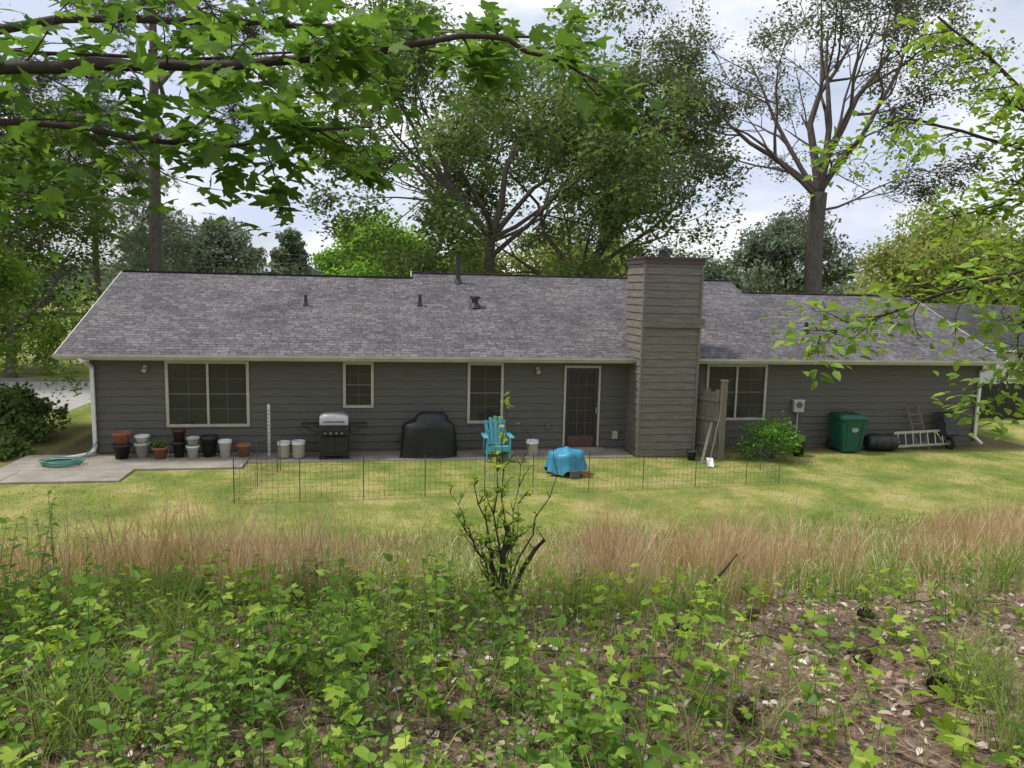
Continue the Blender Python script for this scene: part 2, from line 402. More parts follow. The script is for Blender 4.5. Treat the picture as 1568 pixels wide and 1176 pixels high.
bd.b2((x0+.15,.002,z1-.16),(x1-.15,.03,z1-.04),METAL); bd.b2((x0+.15,.002,z0),(x1-.15,.03,z0+.28),DOORM)
bd.b2((x0+.15,.02,z0+.28),(x1-.15,.028,z1-.16),BLACK)
for i in (1,2): xx=x0+.15+(x1-x0-.3)*i/3; bd.b2((xx-.012,.004,z0+.28),(xx+.012,.019,z1-.16),DOORM)
for i in range(1,5): zz=z0+.28+(z1-z0-.44)*i/5; bd.b2((x0+.15,.006,zz-.012),(x1-.15,.018,zz+.012),DOORM)
bd.box((x1-.09,-.02,1.05),(.03,.05,.16),STEEL)
bd.b2((x0-.1,-.35,.0),(x1+.1,-.06,.085),CONC)
bd.obj('back_door',house)
bd=B()
for xx in (.65,-8.75):
    bd.cyl((xx,-.02,2.13),(xx,-.06,2.13),.05,.05,TRIM); bd.cyl((xx,-.06,2.12),(xx,-.15,2.05),.03,.055,TRIM)
bd.box((.95,-.04,.65),(.12,.05,.16),MUNT); bd.box((-2.9,-.04,.35),(.1,.05,.1),MUNT); bd.box((2.75,-.05,.4),(.14,.06,.2),TRIM)
bd.obj('wall_fittings',house)
bd=B()
def rz(y): return EZ+SL*(y-EY)
for xx,yy,h,r in ((-5.3,2.2,.28,.04),(-2.25,2.3,.3,.045),(-1.05,3.9,.75,.07),(-.72,2.3,.22,.09),(8.6,1.0,.3,.05)):
    bd.cyl((xx,yy,rz(yy)-.1),(xx,yy,rz(yy)+h),r,r,METAL); bd.cyl((xx,yy,rz(yy)-.03),(xx,yy,rz(yy)+.1),r*2,r*1.2,METAL)
    if h>.5 or r>.08: bd.cyl((xx,yy,rz(yy)+h),(xx,yy,rz(yy)+h+.07),r*1.6,r*1.6,METAL)
bd.obj('roof_vents',house)
bd=B(); cx0,cx1,cy0,cy1=3.08,4.55,-.95,.38; ZT=4.95
siding(bd,(cx0,cy0,0),(1,0,0),(0,-1,0),cx1-cx0,.02,ZT,[],SID2)
siding(bd,(cx0,cy1,0),(0,-1,0),(-1,0,0),cy1-cy0,.02,ZT,[],SID2)
siding(bd,(cx1,cy0,0),(0,1,0),(1,0,0),cy1-cy0,.02,ZT,[],SID2)
siding(bd,(cx1,cy1,0),(-1,0,0),(0,1,0),cx1-cx0,.02,ZT,[],SID2)
bd.b2((cx0+.01,cy0+.01,0),(cx1-.01,cy1-.01,ZT-.02),SID2)
for xx in (cx0-.032,cx1-.033):
    bd.b2((xx,cy0-.036,.02),(xx+.065,cy0+.03,ZT-.01),SID2)
bd.b2((cx0-.01,cy0-.10,3.28),(cx1+.13,cy0+.05,3.36),SID2); bd.b2((cx0-.01,cy0-.07,3.36),(cx1+.11,cy0+.03,3.50),SID2)
bd.b2((cx1+.001,cy0+.05,3.28),(cx1+.12,cy0+.5,3.46),SID2)
bd.b2((cx0-.07,cy0-.07,ZT),(cx1+.07,cy1+.07,ZT+.05),DKTRIM); bd.b2((cx0-.05,cy0-.05,ZT-.12),(cx1+.05,cy1+.05,ZT-.002),DKTRIM)
fx,fy=3.78,-.3
bd.cyl((fx,fy,ZT+.04),(fx,fy,ZT+.22),.16,.13,METAL); bd.cyl((fx,fy,ZT+.25),(fx,fy,ZT+.29),.22,.18,METAL); bd.cyl((fx,fy,ZT+.29),(fx,fy,ZT+.36),.10,.06,METAL)
for a in range(4): bd.cyl((fx+.12*math.cos(a*1.57),fy+.12*math.sin(a*1.57),ZT+.2),(fx+.12*math.cos(a*1.57),fy+.12*math.sin(a*1.57),ZT+.26),.012,.012,METAL,6)
bd.obj('chimney',house)

# ------------------------------------------------------------------ patio
bd=B()
bd.b2((-11.4,-1.55,-.1),(-6.35,-.01,.05),CONC); bd.b2((-13.2,-2.55,-.1),(-10.9,-1.56,.045),CONC); bd.b2((-10.885,-2.55,-.1),(-8.6,-1.56,.047),CONC); bd.b2((-6.34,-.95,-.1),(3.0,-.02,.03),CONC)
bd.obj('patio_slab',None,.015)

# ------------------------------------------------------------------ small objects
PZ0=.05
def pot(name,x,y,z,r,h,m,stack=None):
    bd=B()
    bd.lathe((x,y,z),[(0,0),(r*.72,0),(r*.97,h*.82),(r*1.1,h*.82),(r*1.1,h),(r*.95,h),(r*.9,h*.85),(0,h*.85)],m)
    if stack:
        m2,h2=stack
        bd.lathe((x+.01,y,z+h*.86),[(0,0),(r*.72,0),(r*.95,h2*.8),(r*1.08,h2*.8),(r*1.08,h2),(r*.93,h2),(r*.9,h2*.8),(0,h2*.8)],m2)
    return bd.obj(name)
GREYP=mat('pot_grey',(.4,.4,.38),.6,.3,12)
pot('stacked_flower_pots',-9.19,-.5,PZ0,.19,.34,BLACK,stack=(TERRA,.33))
pot('stacked_buckets',-8.76,-.45,PZ0,.155,.36,GREYP,stack=(WHITE,.22))
pot('terracotta_flower_pot',-8.34,-.55,PZ0,.165,.27,TERRA)
pot('stacked_flower_pots',-7.95,-.45,PZ0,.14,.38,BLACK,stack=(mat('dark_red_pot',(.05,.02,.02),.5),.34))
pot('stacked_buckets',-7.62,-.55,PZ0,.135,.3,WHITE,stack=(GREYP,.24))
pot('black_flower_pot',-7.28,-.42,PZ0,.19,.5,BLACK)
pot('white_bucket',-6.9,-.55,PZ0,.14,.42,WHITE)
pot('terracotta_flower_pot',-6.5,-.45,PZ0,.17,.3,TERRA)
def bucket(x,y,z,r=.15,h=.38):
    bd=B()
    bd.lathe((x,y,z),[(0,0),(r*.85,0),(r*.97,h*.8),(r*1.06,h*.8),(r*1.06,h*.85),(r,h*.86),(r*1.02,h*.97),(r*1.05,h),(r*.96,h),(r*.92,h*.1),(0,h*.1)],WHITE)
    bd.tube([(x+r*1.06*math.cos(a),y-.04-r*.35*math.sin(a),z+h*.85-.35*r*math.sin(a)*1.6) for a in np.linspace(0,math.pi,9)],.004,METAL,5)
    bd.obj('plastic_bucket')
bucket(-5.56,-.6,.05); bucket(-5.22,-.62,.05,.155,.4); bucket(.42,-.75,.03,.15,.4)
bd=B(); bd.cyl((-5.93,-.35,0),(-5.93,-.35,1.25),.035,.035,WHITE,12); bd.cyl((-5.93,-.35,1.25),(-5.93,-.35,1.28),.04,.03,WHITE,12)
for i in range(12): bd.box((-5.93,-.387,.15+i*.09),(.03,.004,.02),BLACK)
bd.obj('rain_gauge_post')
bd=B(); gx,gy=-4.38,-.62
bd.b2((gx-.34,gy-.24,.12),(gx+.34,gy+.24,.17),BLACK)
for sx in (-.31,.31):
    for sy in (-.21,.21): bd.b2((gx+sx-.022,gy+sy-.022,.05),(gx+sx+.022,gy+sy+.022,.72),BLACK)
bd.b2((gx-.29,gy-.235,.18),(gx-.005,gy-.215,.58),BLACK); bd.b2((gx+.005,gy-.235,.18),(gx+.29,gy-.215,.58),BLACK)
bd.b2((gx-.29,gy+.2,.18),(gx+.29,gy+.215,.6),BLACK)
bd.b2((gx-.36,gy-.27,.62),(gx+.36,gy+.25,.72),BLACK); bd.b2((gx-.35,gy-.26,.722),(gx+.35,gy+.24,.86),METAL)
for i in range(4): bd.cyl((gx-.2+i*.13,gy-.27,.67),(gx-.2+i*.13,gy-.31,.67),.025,.022,STEEL,12)
vs=[];fs=[];n=9
for k,xx in enumerate(np.linspace(-.33,.33,7)):
    e=1-.18*(abs(xx)/.33)**4
    for i in range(n):
        a=math.pi*i/(n-1); vs.append((gx+xx,gy-.01-.25*math.cos(a),.862+.30*e*math.sin(a)**.8))
for k in range(6):
    for i in range(n-1): fs.append((k*n+i,k*n+i+1,(k+1)*n+i+1,(k+1)*n+i))
fs.append(tuple(range(n)))
fs.append(tuple(6*n+i for i in range(n)))
bd.add(vs,fs,STEEL,True)
bd.tube([(gx-.24,gy-.24,.94),(gx-.24,gy-.30,.95),(gx+.24,gy-.30,.95),(gx+.24,gy-.24,.94)],.012,BLACK)
bd.cyl((gx,gy-.20,1.06),(gx,gy-.225,1.06),.04,.04,WHITE,14)
for s_ in (-1,1):
    bd.b2((gx+s_*.37,gy-.24,.82),(gx+s_*.76,gy+.2,.86),METAL); bd.beam((gx+s_*.36,gy-.2,.66),(gx+s_*.68,gy-.2,.815),.025,.025,BLACK)
for sx in (-.33,.33): bd.cyl((gx+sx-.02,gy-.2,.075+.05),(gx+sx+.02,gy-.2,.075+.05),.075,.075,RUBBER,16)
bd.obj('gas_grill',None,.008)
bd=B(); kx,ky=-2.13,-.55; n=28
ringz=[(0,.66,.34),(.15,.65,.33),(.5,.64,.32),(.72,.63,.31),(.80,.60,.30),(.88,.42,.26),(1.0,.38,.22),(1.08,.28,.14),(1.10,0.02,.02)]
vs=[];fs=[]
for k,(z,a_,b_) in enumerate(ringz):
    for i in range(n):
        a=2*math.pi*i/n; ca,sa=math.cos(a),math.sin(a); p=5 if k<5 else 3
        rr=1/((abs(ca)**p+abs(sa)**p)**(1/p)); w=1+(.07*math.sin(a*9+k*.9)+.04*math.sin(a*5+2-k))*(1-z/1.3)
        vs.append((kx+a_*rr*ca*w+.06*(1 if z>.85 else 0),ky+b_*rr*sa*w,.03+z+.035*math.sin(a*3+k)*(.3<z<1)))
for k in range(len(ringz)-1):
    for i in range(n): fs.append((k*n+i,k*n+(i+1)%n,(k+1)*n+(i+1)%n,(k+1)*n+i))
fs.append(tuple(range((len(ringz)-1)*n,len(ringz)*n)))
bd.add(vs,fs,CLOTH,True); bd.obj('covered_barbecue_grill')
bd=B(); ax_,ay_=-.5,-.95; 
def C(x,y,z): return (ax_+x,ay_+y,z+.03)
for i in range(5):
    xo=(i-2)*.105; top=.98-.035*abs(i-2)**1.6; bd.beam(C(xo*.85,.18,.30),C(xo*1.12,.42,top),.088,.022,TEAL)
bd.beam(C(-.26,.30,.62),C(.26,.30,.62),.04,.05,TEAL); bd.beam(C(-.24,.38,.82),C(.24,.38,.82),.03,.04,TEAL)
for i in range(6):
    y=-.3+i*.09; bd.box(C(0,y,.36-.02*i),(.5,.075,.022),TEAL)
bd.box(C(0,-.35,.30),(.52,.022,.13),TEAL)
for s_ in (-1,1):
    bd.beam(C(s_*.28,-.3,0),C(s_*.28,-.28,.56),.035,.09,TEAL); bd.box(C(s_*.31,-.06,.575),(.12,.66,.025),TEAL)
    bd.beam(C(s_*.25,-.34,.30),C(s_*.25,.45,.02),.03,.1,TEAL); bd.beam(C(s_*.29,.3,.05),C(s_*.29,.24,.56),.03,.06,TEAL)
bd.obj('adirondack_chair',None,.006)
bd=B(); tx,ty=.86,-2.5; n=36; vs=[];fs=[]
lay=[(.47,.12),(.44,.2),(.41,.3),(.40,.42),(.38,.50),(.3,.53),(.16,.55),(.06,.60),(.01,.63)]
for k,(r,z) in enumerate(lay):
    for i in range(n):
        a=2*math.pi*i/n; f=1-k/len(lay)
        rr=r*(1+f*(.09*math.sin(a*7+1)+.06*math.sin(a*11))); zz=z+f*.06*math.sin(a*4+1)+(-.06 if (k==0 and i%5==0) else 0)
        vs.append((tx+rr*math.cos(a),ty+rr*math.sin(a)*.85,zz))
for k in range(len(lay)-1):
    for i in range(n): fs.append((k*n+i,k*n+(i+1)%n,(k+1)*n+(i+1)%n,(k+1)*n+i))
fs.append(tuple(range((len(lay)-1)*n,len(lay)*n)))
bd.add(vs,fs,TARP,True); bd.cyl((tx,ty,.14),(tx,ty,.46),.30,.32,METAL,20)
for a in range(4): bd.cyl((tx+.3*math.cos(a*1.57+.6),ty+.27*math.sin(a*1.57+.6),0),(tx+.26*math.cos(a*1.57+.6),ty+.24*math.sin(a*1.57+.6),.2),.015,.015,METAL,8)
bd.box((tx+.1,ty-.44,.09),(.2,.1,.17),MUNT,.2); bd.box((tx+.38,ty-.36,.08),(.18,.1,.14),TERRA,-.3)
bd.obj('tarp_covered_fire_pit')
# privacy fence panel beside the chimney, boards on rails, end post
bd=B(); A=Vector((4.62,-.62,0)); E=Vector((5.04,-1.3,0)); nb=6; ang_=math.atan2(E.y-A.y,E.x-A.x)
for i in range(nb):
    p=A.lerp(E,(i+.5)/nb); h=1.74+random.uniform(-.05,.05)+(.1 if i in(0,1) else 0)
    bd.box((p.x,p.y,(h+.04)/2),(.128,.022,h-.04),WOOD,ang_)
nrm_=Vector((-(E.y-A.y),E.x-A.x,0)).normalized()*.035
for zz in (.35,1.0,1.5): bd.beam((A.x-nrm_.x,A.y-nrm_.y,zz),(E.x-nrm_.x,E.y-nrm_.y,zz),.045,.085,WOOD)
bd.b2((5.03,-1.46,0),(5.16,-1.33,1.98),WOOD)
bd.b2((5.015,-1.475,1.98),(5.175,-1.315,2.02),WOOD)
bd.obj('wooden_privacy_fence',None,.004)
bd=B()
bd.cyl((4.55,-2.0,.12),(4.98,-1.52,1.25),.014,.014,WOOD,8)
vs=[(4.43,-2.16,.02),(4.57,-2.2,.02),(4.62,-2.0,.2),(4.48,-1.93,.2),(4.5,-2.12,.04)]
bd.add(vs,[(0,1,4),(1,2,4),(2,3,4),(3,0,4)],ALU)
bd.obj('leaning_shovel')
bd=B(); bd.beam((4.45,-1.75,.0),(4.86,-1.30,.95),.07,.02,WOOD); bd.obj('leaning_plank')
pot('black_flower_pot',4.35,-1.35,0,.12,.24,BLACK)
bd=B(); bx,by=9.05,-.6; w0,w1,h=.26,.33,.93
def ring(s,z,dx=0): return [(bx-s,by-s*1.1+dx,z),(bx+s,by-s*1.1+dx,z),(bx+s,by+s*1.1+dx,z),(bx-s,by+s*1.1+dx,z)]
vs=ring(w0,.05)+ring(w1,h)
bd.add(vs,[(0,3,2,1),(0,1,5,4),(1,2,6,5),(2,3,7,6),(3,0,4,7)],BING)
vs=ring(w1+.03,h-.04)+ring(w1+.03,h+.01); bd.add(vs,[(0,3,2,1),(4,5,6,7),(0,1,5,4),(1,2,6,5),(2,3,7,6),(3,0,4,7)],BING)
LID=mat('bin_lid',(.012,.05,.035),.45,.1,5)
s_=w1+.04
vs=[(bx-s_,by-s_*1.1-.03,h+.015),(bx+s_,by-s_*1.1-.03,h+.015),(bx+s_,by+s_*1.1,h+.015),(bx-s_,by+s_*1.1,h+.015),
    (bx-s_*.8,by-s_*.8,h+.09),(bx+s_*.8,by-s_*.8,h+.09),(bx+s_*.8,by+s_*.9,h+.11),(bx-s_*.8,by+s_*.9,h+.11)]
bd.add(vs,[(0,3,2,1),(4,5,6,7),(0,1,5,4),(1,2,6,5),(2,3,7,6),(3,0,4,7)],LID)
bd.cyl((bx-.25,by+.42,.98),(bx+.25,by+.42,.98),.018,.018,BING,10)
for s2 in (-1,1):
    bd.cyl((bx+s2*.27,by+.3,.14),(bx+s2*.33,by+.3,.14),.14,.14,RUBBER,20); bd.beam((bx+s2*.25,by+.34,.9),(bx+s2*.25,by+.43,.98),.03,.03,BING)
for zz,ww in ((.68,.16),(.64,.2),(.60,.13)): bd.box((bx,by-.352,zz),(ww,.02,.022),WHITE,Matrix.Rotation(.09,3,'X'))
for s2 in (-1,1): bd.beam((bx+s2*.19,by-.30,.1),(bx+s2*.23,by-.362,.86),.02,.02,BING)
bd.obj('green_trash_bin',None,.012)
bd=B(); bd.lathe((0,0,0),[(0,-.44),(.1,-.44),(.19,-.40),(.225,-.33),(.23,0),(.225,.33),(.19,.40),(.1,.44),(0,.44)],METAL,24)
for v in (-.2,.2): bd.lathe((0,0,0),[(.228,v-.015),(.24,v-.01),(.24,v+.01),(.228,v+.015)],BLACK,24)
bd.cyl((0,0,.43),(0,0,.5),.04,.04,STEEL,10)
d_=bd.obj('metal_drum'); d_.location=(10.08,-.6,.24); d_.rotation_euler=(0,R(90),R(-8))
bd=B()
for dz in (0,.36): bd.beam((10.55,-.55+dz*.25,.10+dz),(12.35,-.5+dz*.25,.16+dz),.03,.065,ALU)
for i in range(8):
    f=(i+.5)/8; bd.cyl((10.55+1.8*f,-.55,.10+.06*f),(10.55+1.8*f,-.46,.46+.06*f),.014,.014,ALU,8)
bd.obj('aluminium_ladder')
bd=B()
for dx in (0,.34): bd.beam((11.25+dx,-.55,.02),(11.1+dx,-.12,1.15),.03,.06,WOOD)
for i in range(4): f=(i+.7)/4.6; bd.beam((11.25-.15*f,-.55+.43*f,.02+1.13*f),(11.59-.15*f,-.55+.43*f,.02+1.13*f),.03,.03,WOOD)
bd.obj('wooden_step_ladder')
bd=B(); wx=12.25
vs=[(wx-.3,-.42,.35),(wx+.3,-.42,.35),(wx+.34,-.2,1.0),(wx-.34,-.2,1.0),(wx-.2,-.62,.42),(wx+.2,-.62,.42),(wx+.22,-.48,.9),(wx-.22,-.48,.9)]
bd.add(vs,[(4,5,6,7),(0,1,5,4),(1,2,6,5),(2,3,7,6),(3,0,4,7),(0,3,2,1)],METAL)
for s_ in (-1,1):
    bd.tube([(wx+s_*.05,-.48,.18),(wx+s_*.2,-.34,.5),(wx+s_*.27,-.15,1.0),(wx+s_*.29,-.1,1.25),(wx+s_*.24,-.14,1.36)],.018,WOOD)
    bd.tube([(wx+s_*.25,-.22,.85),(wx+s_*.27,-.55,.8),(wx+s_*.2,-.56,.7)],.014,METAL)
bd.cyl((wx-.04,-.52,.18),(wx+.04,-.52,.18),.18,.18,RUBBER,22); bd.cyl((wx-.045,-.52,.18),(wx+.045,-.52,.18),.09,.09,STEEL,14)
bd.obj('wheelbarrow',None,.006)
bd=B(); bd.b2((7.72,-.16,1.0),(8.02,-.03,1.32),GUT); bd.b2((7.70,-.17,1.30),(8.04,-.03,1.34),GUT); bd.cyl((7.87,-.09,.0),(7.87,-.09,1.0),.022,.022,GUT,10); bd.cyl((7.87,-.16,1.2),(7.87,-.2,1.2),.08,.075,MUNT,16)
bd.obj('electric_meter_box',None,.008)
bd=B(); pts=[]
for i in range(150):
    a=i*.25; r=.26+.05*math.sin(i*.11)+.0006*i; pts.append((-10.25+r*math.cos(a)*1.2,-1.1+r*math.sin(a)*.8,.065+.0007*i))
pts+=[(-10.0,-.6,.09),(-9.95,-.2,.2),(-9.8,-.1,.45)]
bd.tube(pts,.013,HOSE,6); bd.obj('garden_hose')
bd=B(); WIRE=mat('green_wire',(.06,.07,.05),.5)
def panel(p,q,h,nv):
    p=Vector(p);q=Vector(q)
    for i in range(nv+1):
        a=p.lerp(q,i/nv); post=(i%12==0); bd.cyl((a.x,a.y,0),(a.x,a.y,h+(.06 if post else 0)),.009 if post else .0022,.009 if post else .0022,WIRE,4,False)
    for z in (.05,.15,.28,.42,.56,.7,h): bd.cyl((p.x,p.y,z),(q.x,q.y,z),.0022,.0022,WIRE,4,False)
panel((-6.0,-4.3,0),(-.2,-4.05,0),.8,58); panel((-.2,-4.05,0),(5.4,-3.74,0),.8,56)
panel((-6.0,-4.3,0),(-5.5,-1.7,0),.95,26); panel((5.4,-3.74,0),(5.7,-1.9,0),.9,18); panel((-5.5,-1.7,0),(-6.3,-1.65,0),1.0,8)
bd.obj('wire_pen_fence')

# ------------------------------------------------------------------ neighbour, fence, road, lines
nh=empty('neighbor_house'); NW=mat('neighbor_white',(.7,.7,.68),.7,.08,3,stretch=(1,1,8)); bd=B()
bd.b2((17.5,9,-.2),(34,17,2.2),NW)
for xx in (20,25,30): bd.b2((xx,8.97,.9),(xx+1.2,9.01,2),GLASS)
bd.obj('walls',nh); bd=B()
bd.add([(17,8.4,2.1),(34.5,8.4,2.1),(34.5,13,3.9),(17,13,3.9)],[(0,1,2,3)],ROOF); bd.add([(17,17.6,2.1),(34.5,17.6,2.1),(34.5,13,3.9),(17,13,3.9)],[(0,1,2,3)],ROOF)
bd.add([(17.5,9,2.1),(17.5,17,2.1),(17.5,13,3.85)],[(0,1,2)],NW); bd.b2((17,8.37,1.98),(34.5,8.42,2.1),WHITE)
bd.obj('roof',nh)
bd=B(); DF=mat('dark_fence_wood',(.035,.03,.028),.9,.3,6)
for i in range(75): bd.b2((13.9+i*.15,4.0,0),(13.9+i*.15+.14,4.03,1.25+.02*(i%3)),DF)
bd.b2((13.9,4.031,.3),(25.1,4.07,.4),DF); bd.b2((13.9,4.031,1.0),(25.1,4.07,1.1),DF); bd.obj('backyard_fence')
bd=B(); ASP=mat('asphalt_sunbleached',(.36,.34,.31),.9,.15,4)
bd.b2((-90,6.5,-.1),(-13,14,.012),ASP); bd.b2((-90,6.3,-.1),(-13,6.49,.12),CONC); bd.b2((-90,14.01,-.1),(-13,14.2,.12),CONC); bd.obj('road')
bd=B()
for k,(z0,z1) in enumerate(((8.2,6.4),(7.5,5.8),(6.9,5.4))):
    pts=[]
    for i in range(25):
        f=i/24; pts.append((-45+55*f,38-2*f,z0+(z1-z0)*f-1.0*4*f*(1-f)))
    bd.tube(pts,.015,MUNT,5)
bd.cyl((-45,38,0),(-45,38,9),.16,.12,BARK,10); bd.cyl((10,36,0),(10,36,7),.16,.12,BARK,10)
bd.obj('power_lines')

# ------------------------------------------------------------------ trees
def tubes(name, lst, m, n=6, parent=None):
    V=[];L=[];off=0
    ang=np.arange(n)*2*np.pi/n; c_,s_=np.cos(ang),np.sin(ang)
    for pts,rad in lst:
        pts=np.asarray(pts);k=len(pts)
        d=nrm(np.gradient(pts,axis=0)); up=np.array([0,0,1.]) if abs(d[0,2])<.9 else np.array([1.,0,0])
        a=nrm(np.cross(d,up)); u=np.cross(a,d); rad=np.asarray(rad).reshape(-1,1,1)
        V.append((pts[:,None,:]+rad*(a[:,None,:]*c_[None,:,None]+u[:,None,:]*s_[None,:,None])).reshape(-1,3))
        i=np.arange(n); j=(i+1)%n
        for r in range(k-1): L.append(off+np.stack([r*n+i,r*n+j,(r+1)*n+j,(r+1)*n+i],-1).reshape(-1,4))
        off+=k*n
    V=np.concatenate(V);L=np.concatenate(L)
    return npmesh(name,V,L,np.full(len(L),4),[m],smooth=True,parent=parent)

def rotdir(q,d,ang):
    r=q.normal(size=3); r-=r.dot(d)*d; r/=np.linalg.norm(r)+1e-9
    v=d*math.cos(ang)+r*math.sin(ang); return v/np.linalg.norm(v)
def grow(q,p,d,L,r,lvl,mx,lst,tips,up,wob=.2,kids=4,ang=(.5,1.0),lr=.62,rmin=.012):
    n=5; pts=[p.copy()];rad=[r]; ds=[]
    for i in range(n):
        d=d+q.normal(size=3)*wob; d[2]+=up; d/=np.linalg.norm(d); p=p+d*L/n; pts.append(p.copy()); rad.append(max(r*(1-.75*(i+1)/n),rmin*.6)); ds.append(d.copy())
    lst.append((pts,rad))
    if lvl>=mx:
        for i in (2,3,4,5): tips.append(pts[i])
        return
    if lvl==mx-1: tips.append(pts[-1])
    for k in range(kids):
        f=.3+.7*(k+q.rand())/kids; i=min(int(f*n),n-1); pp=pts[i]+(pts[i+1]-pts[i])*(f*n-i)
        grow(q,pp,rotdir(q,ds[i],q.uniform(*ang)),L*lr*q.uniform(.75,1.15)*(1.15-.4*f),max(r*(1-.75*f)*.68,rmin),lvl+1,mx,lst,tips,up,wob,kids,ang,lr,rmin)

def tree(name,base,H,r,fork,nl,L,lmat,tmpl=DIAM,leaves=30000,size=.2,sig=.5,seed=1,elev=(.3,.9),up=.03,bark=BARK,lean=(0,0),mx=3,kids=4,flat=.7,wob=.18,crown=None,lr=.62,clus=.5,rmin=.012,thin=.9):
    q=np.random.RandomState(seed); e=empty(name); base=np.array(base,float); lst=[];tips=[]
    n=12; pts=[];rad=[]
    for i in range(n+1):
        f=i/n; pts.append(base+np.array([lean[0]*f+.15*math.sin(f*5+seed),lean[1]*f+.15*math.sin(f*4+seed*2),H*f*.92-.2])); rad.append(r*(1.15-.15*min(f*8,1))*(1-.85*f) if f>0 else r*1.4)
    lst.append((pts,rad)); pts=np.array(pts)
    for k in range(nl):
        f=(fork+(H*.9-fork)*((k+.3*q.rand())/nl)**.85)/(H*.92); f=min(f,.98); i=min(int(f*n),n-1); p=pts[i]+(pts[i+1]-pts[i])*(f*n-i)
        az=k*2.4+q.rand()*.9; el=q.uniform(*elev); d=np.array([math.cos(az)*math.cos(el),math.sin(az)*math.cos(el),math.sin(el)])
        s=(1-.55*((f*H-fork)/(H-fork))**1.5) if crown is None else crown((f*H-fork)/(H-fork))
        grow(q,p,d,L*s*q.uniform(.8,1.15),r*(1-.85*f)*.62+.02,1,mx,lst,tips,up,wob,kids,lr=lr,rmin=rmin)
    finish(q,e,lst,tips,bark,leaves,sig,flat,clus,tmpl,size,lmat,thin)
def finish(q,e,lst,tips,bark,leaves,sig,flat,clus,tmpl,size,lmat,thin=.9):
    tubes('trunk_and_limbs',lst,bark,6,e)
    tips=np.array(tips); keep=q.rand(len(tips))<thin; tips=tips[keep]
    w=q.rand(len(tips))**1.5+.1; ii=q.choice(len(tips),leaves,p=w/w.sum())
    off=q.normal(size=(leaves,3))*sig; off[:,2]*=flat
    P=tips[ii]+off; T=q.normal(size=(leaves,3)); T[:,2]=T[:,2]*.5-.15; N=q.normal(size=(leaves,3))*.55+np.array([0,0,1.])
    cl=q.rand(len(tips))[ii]*clus+q.rand(leaves)*(1-clus)
    inst('foliage',tmpl,P,T,N,size*q.uniform(.6,1.3,leaves),[lmat],rnd=cl,parent=e)
def spreading(name,base,zf,r,leaders,lmat,bark,seed,leaves,size,sig,mx=5,kids=3,ang=(.35,.8),wob=.13,lr=.66,up=.03,tmpl=DIAM,thin=.9,lean=(0,0)):
    q=np.random.RandomState(seed); e=empty(name); base=np.array(base,float); lst=[];tips=[]
    pts=[base+np.array([lean[0]*f+.08*math.sin(f*6),lean[1]*f,zf*f-.2*(1-f)]) for f in np.linspace(0,1,8)]
    lst.append((pts,[r*1.4]+[r*(1.05-.2*f) for f in np.linspace(.1,1,7)]))
    for (az,el,L,rr,dz) in leaders:
        d=np.array([math.cos(az)*math.cos(el),math.sin(az)*math.cos(el),math.sin(el)])
        grow(q,pts[-1]+np.array([0,0,dz]) if dz<=0 else pts[-1]+np.array([0,0,-.15]),d,L,rr,1,mx,lst,tips,up,wob,kids,ang,lr,.016)
    finish(q,e,lst,tips,bark,leaves,sig,.7,.5,tmpl,size,lmat,thin)

OAK=leafmat('oak_leaves',(.08,.13,.05),(.165,.24,.08),(.27,.35,.13),trans=.42)
MIDL=leafmat('mid_leaves',(.07,.11,.04),(.15,.22,.065),(.24,.33,.11),trans=.4)
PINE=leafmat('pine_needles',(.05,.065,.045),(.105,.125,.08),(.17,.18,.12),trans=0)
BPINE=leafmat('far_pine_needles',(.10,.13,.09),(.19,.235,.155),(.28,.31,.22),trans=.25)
SPR=leafmat('spring_leaves',(.15,.28,.06),(.30,.48,.10),(.42,.58,.16),trans=.35)
YEL=leafmat('yellowgreen_leaves',(.16,.20,.06),(.29,.33,.10),(.42,.44,.17),trans=.35)
SPARSE=leafmat('sparse_leaves',(.08,.10,.055),(.15,.17,.085),(.23,.24,.13),trans=.3)

spreading('oak_tree',(1.4,14.8,0),6.3,.27,[(.2,.55,6.5,.12,0),(1.5,.6,6,.12,0),(2.9,.8,7,.13,-.5),(4.1,.65,6,.12,0),(5.2,.5,6.5,.12,-.8),(.9,1.15,8,.2,0),(3.4,1.1,8,.18,0),(3.1,.55,6,.09,.6),(.1,.2,6,.09,.3),(4.6,.1,4,.08,0),(3.0,.9,8,.14,0),(.1,.9,8,.14,0)],OAK,BARK,3,46000,.23,.38,mx=4,kids=4,ang=(.4,.95),wob=.17)
spreading('oak_tree',(5.4,18.6,0),4.5,.24,[(.2,.5,6.5,.12,0),(1.5,.6,6,.12,0),(2.9,.55,6,.12,-.5),(4.5,.65,6,.12,0),(.3,1.1,8,.17,0),(2.4,1.15,8,.16,0),(.0,.15,6.5,.09,.6),(5.6,.85,8,.14,0)],OAK,BARK,5,34000,.24,.4,mx=4,kids=4,ang=(.4,.95),wob=.17,lean=(.9,0))
spreading('tall_bare_oak',(15.5,12.4,0),8.6,.40,[(3.0,.75,6.5,.15,0),(2.8,1.15,7.5,.2,0),(.4,1.2,8,.22,.2),(0,.85,7.0,.17,0),(5.6,1.05,7,.15,0),(1.6,1.15,7.5,.17,0),(3.3,.42,6.2,.11,-.3),(4.2,.95,6.5,.14,0),(.1,.35,4.2,.07,-.8),(2.6,.95,7,.14,.2)],SPARSE,BARK2,9,26000,.16,.3,mx=5,kids=3,ang=(.35,.9),wob=.2)
tree('loblolly_pine',(-13.1,17.2,0),24,.36,9.5,16,5.0,PINE,tmpl=NEED,leaves=4200,size=.30,sig=.25,seed=4,elev=(-.1,.4),bark=BARK2,mx=3,kids=3,crown=lambda f:.9-.4*f)
